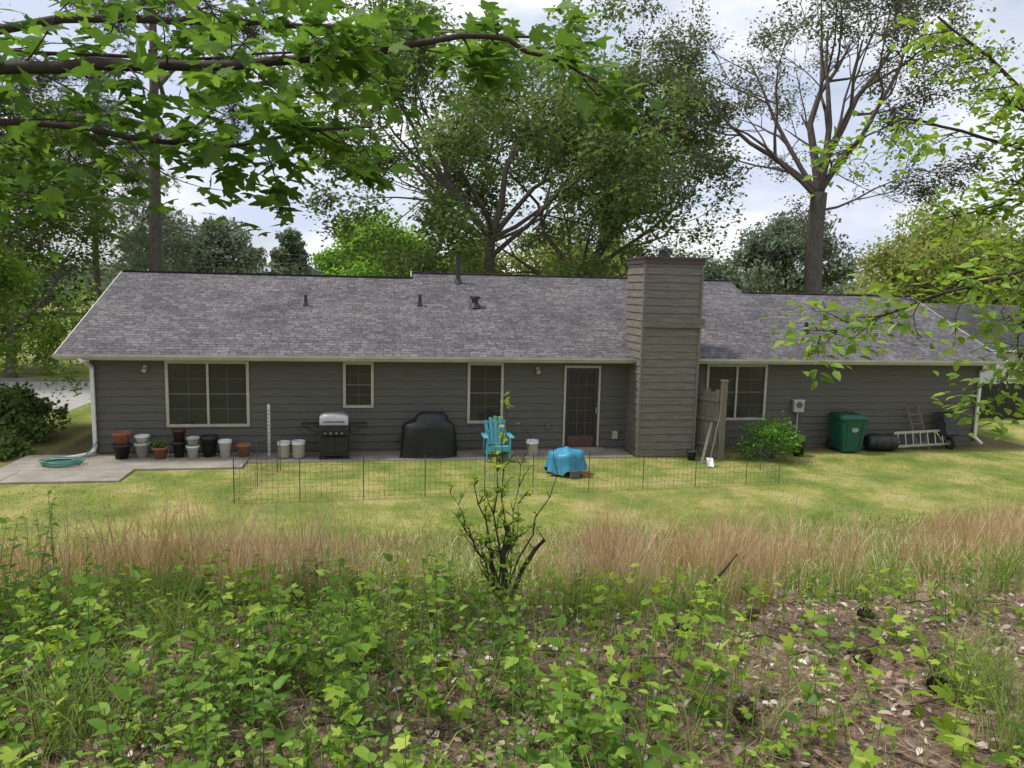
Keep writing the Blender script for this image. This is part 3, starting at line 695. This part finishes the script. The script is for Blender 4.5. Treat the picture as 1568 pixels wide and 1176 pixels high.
tree('maple_tree',(-18.5,15.5,0),11,.2,2.5,12,4.2,MIDL,leaves=22000,size=.2,sig=.45,seed=12)
tree('maple_tree',(-14.4,2.6,0),6.4,.12,1.3,14,2.5,leafmat('maple_left',(.09,.16,.04),(.19,.31,.06),(.31,.43,.10)),leaves=24000,size=.13,sig=.28,seed=13)
tree('sweetgum_tree',(-24,17,0),16,.25,3,12,6,MIDL,leaves=26000,size=.26,sig=.6,seed=14)
tree('pine_tree',(-20,30,0),14,.3,7,12,4.5,BPINE,tmpl=NEED,leaves=4000,size=.45,sig=.45,seed=15,bark=BARK2,elev=(-.1,.5))

def blobs(name,spec,lmat,size,tmpl=DIAM,seed=0,trunk=True,sub=60):
    q=np.random.RandomState(seed); e=empty(name); P=[];N=[];RR=[];lst=[]
    for (cx,cy,cz,rx,rz_,n) in spec:
        d=nrm(q.normal(size=(sub,3))); d[:,2]=np.abs(d[:,2])*1.2-.45; cen=d*np.array([rx,rx,rz_])*.78*q.uniform(.5,1.15,(sub,1))+np.array([cx,cy,cz])
        ii=q.randint(0,sub,n); sr=(q.uniform(.14,.36,sub)*rx)[ii][:,None]
        dd=nrm(q.normal(size=(n,3))); r=q.uniform(.5,1.15,(n,1))
        P.append(cen[ii]+dd*sr*r*np.array([1,1,.7])); N.append(dd+np.array([0,0,.5])+q.normal(size=(n,3))*.35); RR.append(q.rand(sub)[ii]*.5+q.rand(n)*.5)
        lst.append(([(cx,cy,-.2),(cx+.1,cy,cz*.5),(cx,cy+.1,cz+rz_*.5)],[rx*.06,rx*.045,rx*.015]))
    if trunk: tubes('trunks',lst,BARK,6,e)
    P=np.concatenate(P);N=np.concatenate(N);RR=np.concatenate(RR); T=q.normal(size=P.shape)
    inst('foliage',tmpl,P,T,N,size*q.uniform(.6,1.4,len(P)),[lmat],rnd=RR,parent=e)
blobs('spring_green_tree',[(-3.6,26.7,5.0,4.0,4.5,22000)],SPR,.24,seed=1)
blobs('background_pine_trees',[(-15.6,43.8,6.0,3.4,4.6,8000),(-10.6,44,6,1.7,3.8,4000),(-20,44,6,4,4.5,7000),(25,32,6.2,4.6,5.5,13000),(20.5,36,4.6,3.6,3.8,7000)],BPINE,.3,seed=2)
blobs('yellowgreen_tree_group',[(30,21.5,5.0,6,5.3,22000),(39,20,5.5,6,6.5,14000),(38,32,6,7,7,10000)],YEL,.27,seed=3)
blobs('understory_trees',[(2.5,33,3.8,4.2,5.0,13000),(8,30,4.4,5,6,14000),(13,33,4,4.5,5.4,11000)],YEL,.27,seed=4)
blobs('shrub_thicket',[(-19,17,1.6,2.6,2.6,7000),(-17.5,3.2,.6,1.6,1.0,5000),(-12.6,2.0,.7,1.2,1.1,6000),(-14.6,.9,.4,1.4,.8,5000),(-12.2,.2,.2,.8,.45,2500),(-28,10,3,4,4,6000)],MIDL,.13,seed=5,trunk=False)
sp=[]
q=np.random.RandomState(21)
for i in range(34):
    a=-75+150*i/33; xx=-3+95*math.sin(R(a)); yy=-10+95*math.cos(R(a)); sp.append((xx,yy,3.2,7.5,3.6+q.rand()*1.5,2600))
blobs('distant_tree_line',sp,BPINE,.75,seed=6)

def bush(name,c,r,h,n,size,lm,tmpl=OVATE,seed=1,stem=10):
    q=np.random.RandomState(seed); e=empty(name); lst=[];tips=[]
    for i in range(stem):
        a=q.rand()*6.28; d=np.array([math.cos(a)*.6,math.sin(a)*.6,1.]); d/=np.linalg.norm(d)
        grow(q,np.array([c[0],c[1],c[2]],float),d,h*.75,.014,1,2,lst,tips,.02,.2,4,rmin=.004)
    tubes('stems',lst,TWIG,4,e); tips=np.array(tips); ii=q.randint(0,len(tips),n)
    P=tips[ii]+q.normal(size=(n,3))*r*.2; T=P-np.array([c[0],c[1],c[2]+h*.3])+q.normal(size=(n,3))*.3; 
    inst('foliage',tmpl,P,T,q.normal(size=(n,3))*.5+np.array([0,0,1.]),size*q.uniform(.6,1.3,n),[lm],rnd=q.rand(n),parent=e)
BUSHL=leafmat('bush_leaves',(.06,.14,.03),(.14,.29,.05),(.24,.40,.09))
bush('garden_shrub',(6.5,-1.35,0),.6,.95,2600,.085,BUSHL,seed=2)
bush('potted_plant',(-8.34,-.55,.27),.15,.22,160,.06,BUSHL,seed=3,stem=4)
pot('black_flower_pot',7.4,-1.05,0,.17,.36,BLACK)
bush('potted_plant',(7.4,-1.05,.32),.12,.22,120,.06,BUSHL,seed=4,stem=4)

# ------------------------------------------------------------------ foreground overhanging limbs
def limbs(name,paths,trunk,lmat,size,seed,twl=(.35,.8),dens=9,tmpl=LOBED,drop=-.1,bark=TWIG,perclu=6,spread=.14):
    q=np.random.RandomState(seed); e=empty(name); lst=[];P=[];T=[]
    lst.append(trunk)
    def leafcluster(p,d):
        for _ in range(perclu):
            dd=d*.5+q.normal(size=3)*.8; dd[2]=dd[2]*.4-.1; dd/=np.linalg.norm(dd)
            st=p+q.normal(size=3)*spread*.5+dd*.04; P.append(st); T.append(dd)
    for pth in paths:
        pts,r0,r1=pth[:3]; dn=pth[3] if len(pth)>3 else dens
        pts=np.array(pts,float); m=len(pts); tt=np.linspace(0,m-1,(m-1)*6+1); pp=np.stack([np.interp(tt,range(m),pts[:,k]) for k in range(3)],1)
        pp[1:-1]=(pp[:-2]+pp[1:-1]*2+pp[2:])/4; pp[1:]+=np.cumsum(q.normal(size=(len(pp)-1,3))*.012,0)
        lst.append((pp,np.linspace(r0,r1,len(pp))))
        Ltot=np.linalg.norm(np.diff(pp,axis=0),axis=1).sum(); nt_=int(Ltot*dn)
        for k in range(nt_):
            f=(k+q.rand())/nt_; i=min(int(f*(len(pp)-1)),len(pp)-2); p=pp[i]; d=pp[i+1]-pp[i]; d/=np.linalg.norm(d)
            td=rotdir(q,d,q.uniform(.5,1.2)); td[2]=td[2]*.55+drop; td/=np.linalg.norm(td)
            L=q.uniform(*twl)*(1.1-.5*f); tp=[p]
            for s in range(5):
                td=td+q.normal(size=3)*.15; td[2]-=.02; td/=np.linalg.norm(td); tp.append(tp[-1]+td*L/5)
                if s>=1: 
                    sd=rotdir(q,td,.8); sl=L*.3; sdp=tp[-1]+sd*sl*q.rand(); lst.append(([tp[-1],(tp[-1]+sdp)/2,sdp],[.003,.0025,.0015])); leafcluster(sdp,sd)
            lst.append((tp,np.linspace(.006,.002,6))); leafcluster(tp[-1],td)
    tubes('branches',lst,bark,6,e)
    P=np.array(P);T=np.array(T); n=len(P)
    inst('leaves',tmpl,P,T,q.normal(size=(n,3))*.4+np.array([0,0,1.]),size*q.uniform(.55,1.2,n),[lmat],rnd=q.rand(n),parent=e)
    print(name,n)
FGL=leafmat('sweetgum_leaves',(.055,.12,.022),(.11,.21,.04),(.17,.30,.06),trans=.5,gloss=.02)
gt=lambda x,y:hz1(x,y)-.2
limbs('sweetgum_tree_overhanging',[
 ([(-8.3,-13.6,4.5),(-5.42,-14,5.38),(-4.2,-14.2,5.48),(-3.4,-14.4,5.5),(-2.6,-14.5,5.62),(-1.95,-14.5,5.45)],.045,.008,4.3),
 ([(-8.3,-13.6,4.2),(-5.42,-14,5.1),(-4.2,-14.2,5.02),(-3.2,-14.5,5.12)],.03,.006,5.0),
 ([(-8.3,-13.4,4.9),(-5.3,-13.2,5.95),(-3.5,-13,6.0),(-1.8,-13.1,6.05)],.04,.008,2.0),
 ([(-8.3,-13.8,5.0),(-6,-15,5.5),(-4.4,-15.3,5.42),(-3.4,-15.5,5.4)],.02,.006,2.3),
 ([(-8.3,-13.6,4.6),(-6.0,-13.6,5.5),(-4.4,-13.5,5.6),(-3.0,-13.6,5.8)],.02,.006,3.2),
 ([(-8.3,-13.6,4.0),(-6.4,-13.0,4.9),(-5.6,-13.0,4.75)],.03,.006,4)],
 ([(-8.6,-13.5,gt(-8.6,-13.5)),(-8.5,-13.5,3.2),(-8.3,-13.6,4.6),(-8.2,-13.5,6.5),(-8.1,-13.4,9)],[.2,.16,.13,.1,.04]),
 FGL,.12,41,perclu=5,twl=(.3,.7))
FGR=leafmat('young_tree_leaves',(.11,.20,.035),(.21,.34,.05),(.32,.45,.09),trans=.5,gloss=.02)
limbs('young_tree_overhanging',[
 ([(2.6,-14.2,4.0),(1.1,-14.5,4.42),(.2,-14.5,4.2),(-.5,-14.3,3.92)],.018,.004,11),
 ([(2.6,-14.2,4.9),(1.5,-13.8,5.6),(.9,-13.6,6.2)],.022,.008,13),
 ([(2.6,-14.2,3.7),(1.35,-14.3,3.85),(1.1,-14.3,3.55),(1.0,-14.4,3.25)],.016,.004,7),
 ([(2.6,-14.2,4.2),(1.35,-14,4.95),(.7,-14,4.75)],.018,.005,10),
 ([(2.6,-14.2,3.9),(1.6,-14.4,4.2),(.8,-14.6,4.0)],.018,.005,11),
 ([(2.6,-14.2,4.2),(1.6,-14.2,4.45),(1.0,-14.3,4.35)],.018,.005,12),
 ([(2.6,-14.2,4.6),(1.6,-14.2,4.8),(1.0,-14.2,4.9)],.018,.005,14),
 ([(2.6,-14.2,4.8),(1.6,-14.2,5.2),(1.0,-14.2,5.5)],.018,.005,13),
 ([(2.6,-14.2,4.4),(1.7,-13.6,5.3),(.8,-13.3,5.5),(.3,-13.3,5.2)],.018,.005,8)],
 ([(2.7,-14.2,gt(2.7,-14.2)),(2.65,-14.2,3.2),(2.6,-14.2,4.2),(2.4,-14.1,5.5),(2.2,-14,8)],[.09,.07,.06,.045,.02]),
 FGR,.085,42,perclu=4,tmpl=OVATE,twl=(.22,.5))

# ------------------------------------------------------------------ grass
def blades(name,x,y,h,w,lean,mats,rnd):
    n=len(x); z=hz(x,y)-.02; a=rs.rand(n)*6.283; wd=np.stack([np.cos(a),np.sin(a),0*a],1); b_=rs.rand(n)*6.283
    ld=np.stack([np.cos(b_),np.sin(b_),0*b_],1)*lean[:,None]*h[:,None]; P=np.stack([x,y,z],1); up=np.array([0,0,1.])
    V=np.zeros((n,7,3)); W=w[:,None]
    V[:,0]=P-wd*W;V[:,1]=P+wd*W
    p1=P+ld*.15+up*h[:,None]*.4; V[:,2]=p1-wd*W*.8;V[:,3]=p1+wd*W*.8
    p2=P+ld*.5+up*h[:,None]*.75; V[:,4]=p2-wd*W*.5;V[:,5]=p2+wd*W*.5; V[:,6]=P+ld+up*h[:,None]*(1-.25*np.clip(lean,0,1.5)[:,None])
    base=np.array([0,1,3,2,2,3,5,4,4,5,6]); L=base[None,:]+7*np.arange(n)[:,None]
    return npmesh(name,V,L,np.tile([4,4,3],n),mats,rnd=np.repeat(rnd,7))
LAWN=leafmat('lawn_blades',(.14,.19,.045),(.26,.29,.08),(.40,.38,.16),trans=0)
DRYG=leafmat('dry_grass_blades',(.32,.22,.12),(.54,.44,.27),(.70,.62,.44),trans=0)
DRYT=leafmat('tall_dry_blades',(.38,.22,.11),(.54,.40,.23),(.76,.66,.46),trans=.3,tv=1.2)
GRN=leafmat('green_grass_blades',(.10,.17,.04),(.22,.31,.07),(.38,.43,.16),trans=.35)
n=90000; x=rs.uniform(-13,14.5,n); y=-9+rs.rand(n)**1.0*8.4; pn=pnoise(x,y,.8,5)+.5*pnoise(x,y,2.6,6)
k=((y<-1.65)|(x>-6.3)) & ((y<-1.0)|(x>3.1)) & ~((x<-8.5)&(y>-2.6)); x,y,pn=x[k],y[k],pn[k]
blades('lawn_grass',x,y,rs.uniform(.02,.06,len(x)),rs.uniform(.004,.008,len(x)),rs.uniform(0,.9,len(x)),[LAWN],np.clip(.42+.35*pn+rs.normal(size=len(x))*.2,0,1))
# tall dry grass: irregular patches on the bank
nc=2400; cx=rs.uniform(-11,12,nc); cy=rs.uniform(-13.3,-7.0,nc); pn=pnoise(cx,cy,1.1,8); pn2=pnoise(cx,cy,2.6,9)
k=(pn+.6*pn2>.05+.35*(cy>-8.8)+.25*rs.normal(size=nc)); cx,cy,pn,pn2=cx[k],cy[k],pn[k],pn2[k]; H=(.25+.48*np.clip(pn+.5*pn2,0,1.6))*rs.uniform(.45,1.4,len(cx))*np.interp(cy,[-13.4,-12.4,-10,-8.5,-7.2],[.75,1.,1.3,1.0,.4])
hero=np.array([(-4.9,-13.3,1.0),(-4.7,-13.1,1.0),(-5.2,-13.1,.9),(-4.6,-12.8,.95),(-4.3,-12.7,.9),(-1.5,-13.3,.7),(-1.2,-13.2,.95),(-1.0,-13.0,.9),(-.3,-11.5,1.1),(.3,-11.3,1.1),(-6.2,-12.0,.9),(.4,-11.8,1.0),(.8,-11.9,1.2),(1.2,-10.8,1.2),(2.2,-11,1.0),(3.6,-11.2,.9),(5.,-10.8,1.0),(-8,-11.5,.8)])
hr=np.repeat(hero,4,axis=0)+rs.normal(size=(len(hero)*4,3))*np.array([.15,.15,.06])
cx=np.r_[cx,hr[:,0]]; cy=np.r_[cy,hr[:,1]]; H=np.r_[H,hr[:,2]]
per=24; ii=np.repeat(np.arange(len(cx)),per); m=len(ii)
x=cx[ii]+rs.normal(size=m)*.11; y=cy[ii]+rs.normal(size=m)*.11; h=H[ii]*rs.uniform(.35,1.1,m)
blades('tall_dry_grass',x,y,h,rs.uniform(.0022,.0046,m),rs.uniform(.05,.75,m),[DRYT],np.clip(rs.rand(len(cx))[ii]*.65+rs.rand(m)*.4,0,1))
# near plumes on the crest of the bank
pl=np.array([(-3.75,-14.15,.92),(-3.55,-14.05,.95),(-3.95,-13.95,.88),(-3.35,-13.8,.85),(-4.2,-14.0,.8),(-3.7,-13.7,.9),(-3.0,-13.6,.75),(-1.57,-14.2,.85),(-1.45,-14.0,.9),(-1.7,-13.9,.8),(-.75,-13.75,.85),(-.5,-13.6,.8),(-.2,-13.5,.85),(-.35,-13.8,.7),(.7,-13.3,.7),(-5.3,-13.8,.7),(-5.9,-13.6,.75),(1.5,-13.1,.75)])
ii=np.repeat(np.arange(len(pl)),75); m=len(ii); hh=pl[ii,2]*rs.uniform(.25,1.1,m)**.8
blades('grass_plumes',pl[ii,0]+rs.normal(size=m)*.075,pl[ii,1]+rs.normal(size=m)*.075,hh,rs.uniform(.0012,.0028,m),rs.uniform(.05,.65,m),[DRYT],np.clip(rs.rand(m),0,1))
n=34000; x=rs.uniform(-11,12,n); y=rs.uniform(-13.6,-6.6,n)
blades('meadow_grass',x,y,rs.uniform(.08,.38,n),rs.uniform(.003,.006,n),rs.uniform(.1,.9,n),[GRN],rs.rand(n))
n=24000; x=rs.uniform(-11,12,n); y=rs.uniform(-13.4,-6.8,n)
blades('dry_grass_thatch',x,y,rs.uniform(.06,.28,n),rs.uniform(.003,.006,n),rs.uniform(.3,1.2,n),[DRYG],np.clip(rs.rand(n)+.15,0,1))
tc_=np.array([(-2.0,-14.6),(-1.0,-14.3),(-.2,-16.4),(-.7,-16.5),(.9,-14.4),(-4.9,-14.2),(-4.6,-13.9),(-5.4,-15.0),(-3.3,-15.2),(.4,-13.9),(1.6,-13.9),(2.0,-13.6),(-5.9,-14.4),(-1.4,-13.9),(-.5,-16.1),(-.9,-13.8),(-.5,-13.5),(2.6,-13.4),(1.0,-13.5),(-1.6,-14.25),(-3.7,-14.2),(-.45,-15.9),(-4.3,-14.7),(-5.0,-15.6),(-4.4,-15.9)])
ii=np.repeat(np.arange(len(tc_)),150); m=len(ii)
blades('grass_tufts',tc_[ii,0]+rs.normal(size=m)*.08,tc_[ii,1]+rs.normal(size=m)*.08,rs.uniform(.12,.48,m),rs.uniform(.0016,.0035,m),rs.uniform(.2,1.1,m),[GRN],np.clip(rs.rand(m)*1.1,0,1))

# ------------------------------------------------------------------ litter
NEEDL=leafmat('fallen_needles',(.16,.10,.062),(.36,.245,.165),(.56,.44,.33),trans=0)
DEAD=leafmat('dead_leaves',(.14,.10,.075),(.40,.31,.25),(.70,.62,.55),trans=0)
n=46000; x=rs.uniform(-7,2.6,n); y=rs.uniform(-17.6,-13.3,n); z=hz(x,y)+rs.uniform(.0,.03,n); a=rs.rand(n)*6.28
inst('pine_needle_litter',([(0,-.007,0),(0,.007,0),(1,0,.03)],[(0,1,2)]),np.stack([x,y,z],1),np.stack([np.cos(a),np.sin(a),rs.normal(size=n)*.14],1),np.tile([0,0,1.],(n,1))+rs.normal(size=(n,3))*.3,rs.uniform(.08,.2,n),[NEEDL])
n=9500; x=rs.uniform(-7,2.6,n); y=rs.uniform(-17.6,-13.2,n); z=hz(x,y)+rs.uniform(.01,.04,n); a=rs.rand(n)*6.28
inst('fallen_leaves',OVATE,np.stack([x,y,z],1),np.stack([np.cos(a),np.sin(a),rs.normal(size=n)*.35],1),np.tile([0,0,1.],(n,1))+rs.normal(size=(n,3))*.6,rs.uniform(.015,.065,n),[DEAD])
bd=B()
for i in range(110):
    x,y=random.uniform(-5,2),random.uniform(-17,-13.6); a=random.uniform(0,3.14); L=random.uniform(.1,.45); z=hz1(x,y)+.02
    bd.tube([(x,y,z),(x+L*.5*math.cos(a),y+L*.5*math.sin(a),z+.02),(x+L*math.cos(a+.15),y+L*math.sin(a+.15),hz1(x+L*math.cos(a),y+L*math.sin(a))+.02)],[.006,.005,.002],TWIG,5)
bd.tube([(-.9,-14.0,2.04),(-.75,-13.95,2.15),(-.62,-13.9,2.26)],[.012,.01,.006],TWIG,6)
bd.obj('fallen_sticks')
CONE=mat('pine_cone_brown',(.085,.055,.042),.8,.4,20)
def cone(x,y,s,rz_):
    bd=B()
    bd.lathe((0,0,0),[(0,0),(.18,.05),(.25,.3),(.2,.7),(.05,1.0),(0,1.02)],CONE,10)
    for k in range(70):
        t_=k/70; z=.04+.92*t_; r=.30*math.sin(math.pi*min(1,(t_*.8+.18)))+.05; a=k*2.39996
        c_,s_=math.cos(a),math.sin(a); tx,ty=-s_,c_; w=.10*(1-.5*t_)
        p=lambda rr,ww,zz:(c_*rr+tx*ww,s_*rr+ty*ww,zz)
        bd.add([p(.1,-w*.4,z),p(.1,w*.4,z),p(r+.08,w,z+.10),p(r+.14,0,z+.15),p(r+.08,-w,z+.10),p(r+.05,0,z+.06)],[(0,1,2,5),(0,5,4),(2,3,5),(5,3,4)],CONE)
    ob=bd.obj('pine_cone'); ob.scale=(s,s,s); ob.location=(x,y,hz1(x,y)+.04); ob.rotation_euler=(R(80),R(10),rz_)
for i,(x,y) in enumerate([(-.62,-15.9),(-.4,-15.6),(-.72,-15.55),(-1.5,-15.2),(-3.28,-15.36),(-.1,-14.6),(-.75,-14.3),(-1.7,-16.2)]): cone(x,y,.11,i*1.3)

# ------------------------------------------------------------------ weeds
WEED=leafmat('weed_leaves',(.07,.15,.02),(.17,.31,.04),(.33,.48,.08),trans=.45,gloss=.02)
WEED2=leafmat('seedling_leaves',(.17,.28,.03),(.31,.45,.055),(.46,.56,.11),trans=.45,gloss=.02)
STEM=mat('weed_stem',(.12,.15,.05),.7,.2,10)
def weeds(name,x,y,h,lm,nl,size,tmpl,seed,droop=.15):
    q=np.random.RandomState(seed); e=empty(name); n=len(x); z=hz(x,y)-.01; P0=np.stack([x,y,z],1)
    ln=q.normal(size=(n,3))*.22; ln[:,2]=0; top=P0+ln*h[:,None]+np.array([0,0,1.])*h[:,None]
    a=nrm(np.cross(top-P0,np.array([1.,.3,0]))); b2_=nrm(np.cross(top-P0,a)); w=.0018+.003*h[:,None]
    V=np.stack([P0+a*w,P0-a*.5*w+b2_*.87*w,P0-a*.5*w-b2_*.87*w,top+a*w*.4,top-a*.2*w+b2_*.35*w,top-a*.2*w-b2_*.35*w],1)
    base=np.array([0,1,4,3,1,2,5,4,2,0,3,5]); npmesh('stems',V,base[None]+6*np.arange(n)[:,None],np.tile([4,4,4],n),[STEM],parent=e)
    P=[];T=[];S=[];Rn=[]
    for k in range(nl):
        f=np.clip((k+.6+q.rand(n)*.5)/nl,0,1); az=k*2.1+q.rand(n)*1.2+x*7; el=q.uniform(-.1,.7,n)-droop
        P.append(P0+(top-P0)*f[:,None]); T.append(np.stack([np.cos(az)*np.cos(el),np.sin(az)*np.cos(el),np.sin(el)],1)); S.append(size*q.uniform(.55,1.25,n)*(1.15-.4*f)*np.clip(h/.3,.6,1.25)); Rn.append(np.clip(.1+.6*f+q.normal(size=n)*.25,0,1))
    P=np.concatenate(P);T=np.concatenate(T);S=np.concatenate(S)
    inst('leaves',tmpl,P,T,q.normal(size=P.shape)*.35+np.array([0,0,1.]),S,[lm],rnd=np.concatenate(Rn),parent=e)
def scatter(n,x0,x1,y0,y1,dens,seed):
    q=np.random.RandomState(seed); x=q.uniform(x0,x1,n);y=q.uniform(y0,y1,n); k=q.rand(n)<dens(x,y); return x[k],y[k],q.rand(k.sum())
hs_=lambda y: np.interp(y,[-15.5,-14.3,-13.3],[1,.8,.6])
lim=lambda x,y: x+.45*(y+15)+.45*pnoise(x,y,1.6,31)
patch=lambda x,y: np.clip(.75+.5*pnoise(x,y,3.2,71),.15,1)
x,y,r_=scatter(6800,-8,2.4,-17.4,-13.3,lambda x,y: np.clip(ss(-1.9,-3.4,lim(x,y))*patch(x,y)+.05,0,1),51)
weeds('ground_cover_weeds',x,y,(.08+.26*r_)*hs_(y),WEED,8,.050,OVATE,61)
x,y,r_=scatter(1300,-8,2.4,-17.4,-13.5,lambda x,y:np.clip(.8*ss(-1.8,-3.6,lim(x,y))*patch(x,y)+.05,0,1),52)
weeds('tall_leafy_weeds',x,y,(.22+.34*r_)*hs_(y),WEED,14,.066,OVATE,62,.05)
x,y,r_=scatter(800,-7,2.4,-17.4,-13.2,lambda x,y:np.clip(.55*ss(1.2,-3,x)+.2,0,1),53)
weeds('sweetgum_seedlings',x,y,(.14+.28*r_)*hs_(y),WEED2,7,.070,LOBED,63,0)
x,y,r_=scatter(450,-10,9,-13.4,-12.5,lambda x,y:.4+.4*pnoise(x,y,1.4,35),54)
weeds('bank_edge_weeds',x,y,.10+.25*r_,WEED,9,.055,OVATE,64)
x,y,r_=scatter(60,-7.4,-5.2,-14.6,-13.2,lambda x,y:1+0*x,55)
weeds('tall_roadside_weeds',x,y,.4+.35*r_,WEED,16,.06,OVATE,65)
n=5000; x=rs.uniform(-7.5,-1.2,n); y=rs.uniform(-16.8,-13.4,n)
blades('grass_among_weeds',x,y,rs.uniform(.1,.36,n),rs.uniform(.0015,.0035,n),rs.uniform(.2,1.1,n),[GRN],rs.rand(n))

# centre sapling (cut shrub with fresh shoots)
q=np.random.RandomState(77); e=empty('cut_sapling'); lst=[];P=[];T=[]
bz=hz1(-2.40,-14.0)-.05; b0=np.array([-2.38,-14.0,bz])
stems=[((.02,0,.62),.028,0),((-.20,.05,.9),.012,1),((.26,-.02,.52),.018,0),((.36,.0,.95),.009,0),((-.05,0,1.0),.011,1),((.0,.05,1.4),.008,1),((-.26,0,.62),.010,1),((.18,.1,1.2),.006,0),((-.36,.1,.85),.005,0),((.1,-.1,.8),.007,1),((-.1,.05,.5),.02,0)]
for (dx,dy,dz),r,leafy in stems:
    pts=[b0.copy()]
    for i in range(1,8):
        f=i/7; pts.append(b0+np.array([dx*f**1.2,dy*f,dz*f])+q.normal(size=3)*.016)
    lst.append((pts,np.linspace(r,r*(.75 if dz<.7 else .3),8)))
    for i in range(3,8):
        for _ in range(1+leafy):
            d=rotdir(q,np.array([0,0,1.]),q.uniform(.3,1.1)); L=q.uniform(.05,.22); tp=pts[i]+d*L; lst.append(([pts[i],(pts[i]+tp)/2+q.normal(size=3)*.01,tp],[.004,.003,.0015]))
            for _ in range(8 if leafy else 1): 
                dd=q.normal(size=3); dd[2]=abs(dd[2])*.5; P.append(pts[i]+d*L*q.rand()); T.append(dd)
tubes('stems',lst,TWIG,6,e); n=len(P)
inst('leaves',OVATE,np.array(P),np.array(T),q.normal(size=(n,3))*.4+np.array([0,0,1.]),.055*q.uniform(.5,1.2,n),[WEED2],rnd=q.rand(n),parent=e)

# ------------------------------------------------------------------ world, sun, camera
w=bpy.data.worlds.new("World"); scene.world=w; w.use_nodes=True; t=w.node_tree; t.nodes.clear(); L=t.links.new
o=t.nodes.new('ShaderNodeOutputWorld'); bg=t.nodes.new('ShaderNodeBackground'); bg.inputs[1].default_value=.14
sky=t.nodes.new('ShaderNodeTexSky'); sky.sky_type='NISHITA'; sky.sun_disc=False; sky.sun_elevation=R(60); sky.sun_rotation=R(-78); sky.dust_density=1.5
tc=t.nodes.new('ShaderNodeTexCoord'); mp=t.nodes.new('ShaderNodeMapping'); mp.inputs['Scale'].default_value=(1,1,2.4); mp.inputs['Location'].default_value=(.4,.0,.2)
L(tc.outputs['Generated'],mp.inputs['Vector'])
n=t.nodes.new('ShaderNodeTexNoise'); n.inputs['Scale'].default_value=2.4; n.inputs['Detail'].default_value=5; n.inputs['Roughness'].default_value=.55; L(mp.outputs[0],n.inputs['Vector'])
r=t.nodes.new('ShaderNodeValToRGB'); r.color_ramp.elements[0].position=.42; r.color_ramp.elements[1].position=.54; L(n.outputs['Fac'],r.inputs['Fac'])
r.color_ramp.elements[0].color=(.55,.55,.55,1)
n2=t.nodes.new('ShaderNodeTexNoise'); n2.inputs['Scale'].default_value=3; n2.inputs['Detail'].default_value=5; L(mp.outputs[0],n2.inputs['Vector'])
r2=t.nodes.new('ShaderNodeValToRGB'); r2.color_ramp.elements[0].color=(4.9,5.4,6.7,1); r2.color_ramp.elements[1].color=(8.0,8.1,8.3,1); r2.color_ramp.elements[0].position=.38; r2.color_ramp.elements[1].position=.56; L(n2.outputs['Fac'],r2.inputs['Fac'])
m=t.nodes.new('ShaderNodeMix'); m.data_type='RGBA'; L(r.outputs[0],m.inputs[0]); L(sky.outputs[0],m.inputs[6]); L(r2.outputs[0],m.inputs[7])
L(m.outputs[2],bg.inputs[0]); L(bg.outputs[0],o.inputs[0])
sl=bpy.data.lights.new('sun','SUN'); sl.energy=3.4; sl.angle=R(8); sl.color=(1,.96,.9); so=bpy.data.objects.new('sun',sl); scene.collection.objects.link(so)
el,az=R(60),R(-78); sd=Vector((math.sin(az)*math.cos(el),math.cos(az)*math.cos(el),math.sin(el))); so.rotation_euler=sd.to_track_quat('Z','Y').to_euler()
cam=bpy.data.cameras.new('camera'); co=bpy.data.objects.new('camera',cam); scene.collection.objects.link(co); scene.camera=co
cam.lens=26.69; cam.sensor_width=36; cam.clip_end=2000; cam.clip_start=.05
f=Vector((math.sin(R(9.5)),math.cos(R(9.5)),0)); f=(f*math.cos(R(7.2))+Vector((0,0,-math.sin(R(7.2))))).normalized()
co.location=(-3.17,-18.93,4.16)
rq=f.to_track_quat('-Z','Y').to_matrix().to_4x4(); co.matrix_world=Matrix.Translation(co.location)@rq@Matrix.Rotation(R(1.3),4,'Z')
scene.view_settings.view_transform='Standard'; scene.view_settings.look='None'; scene.view_settings.exposure=0
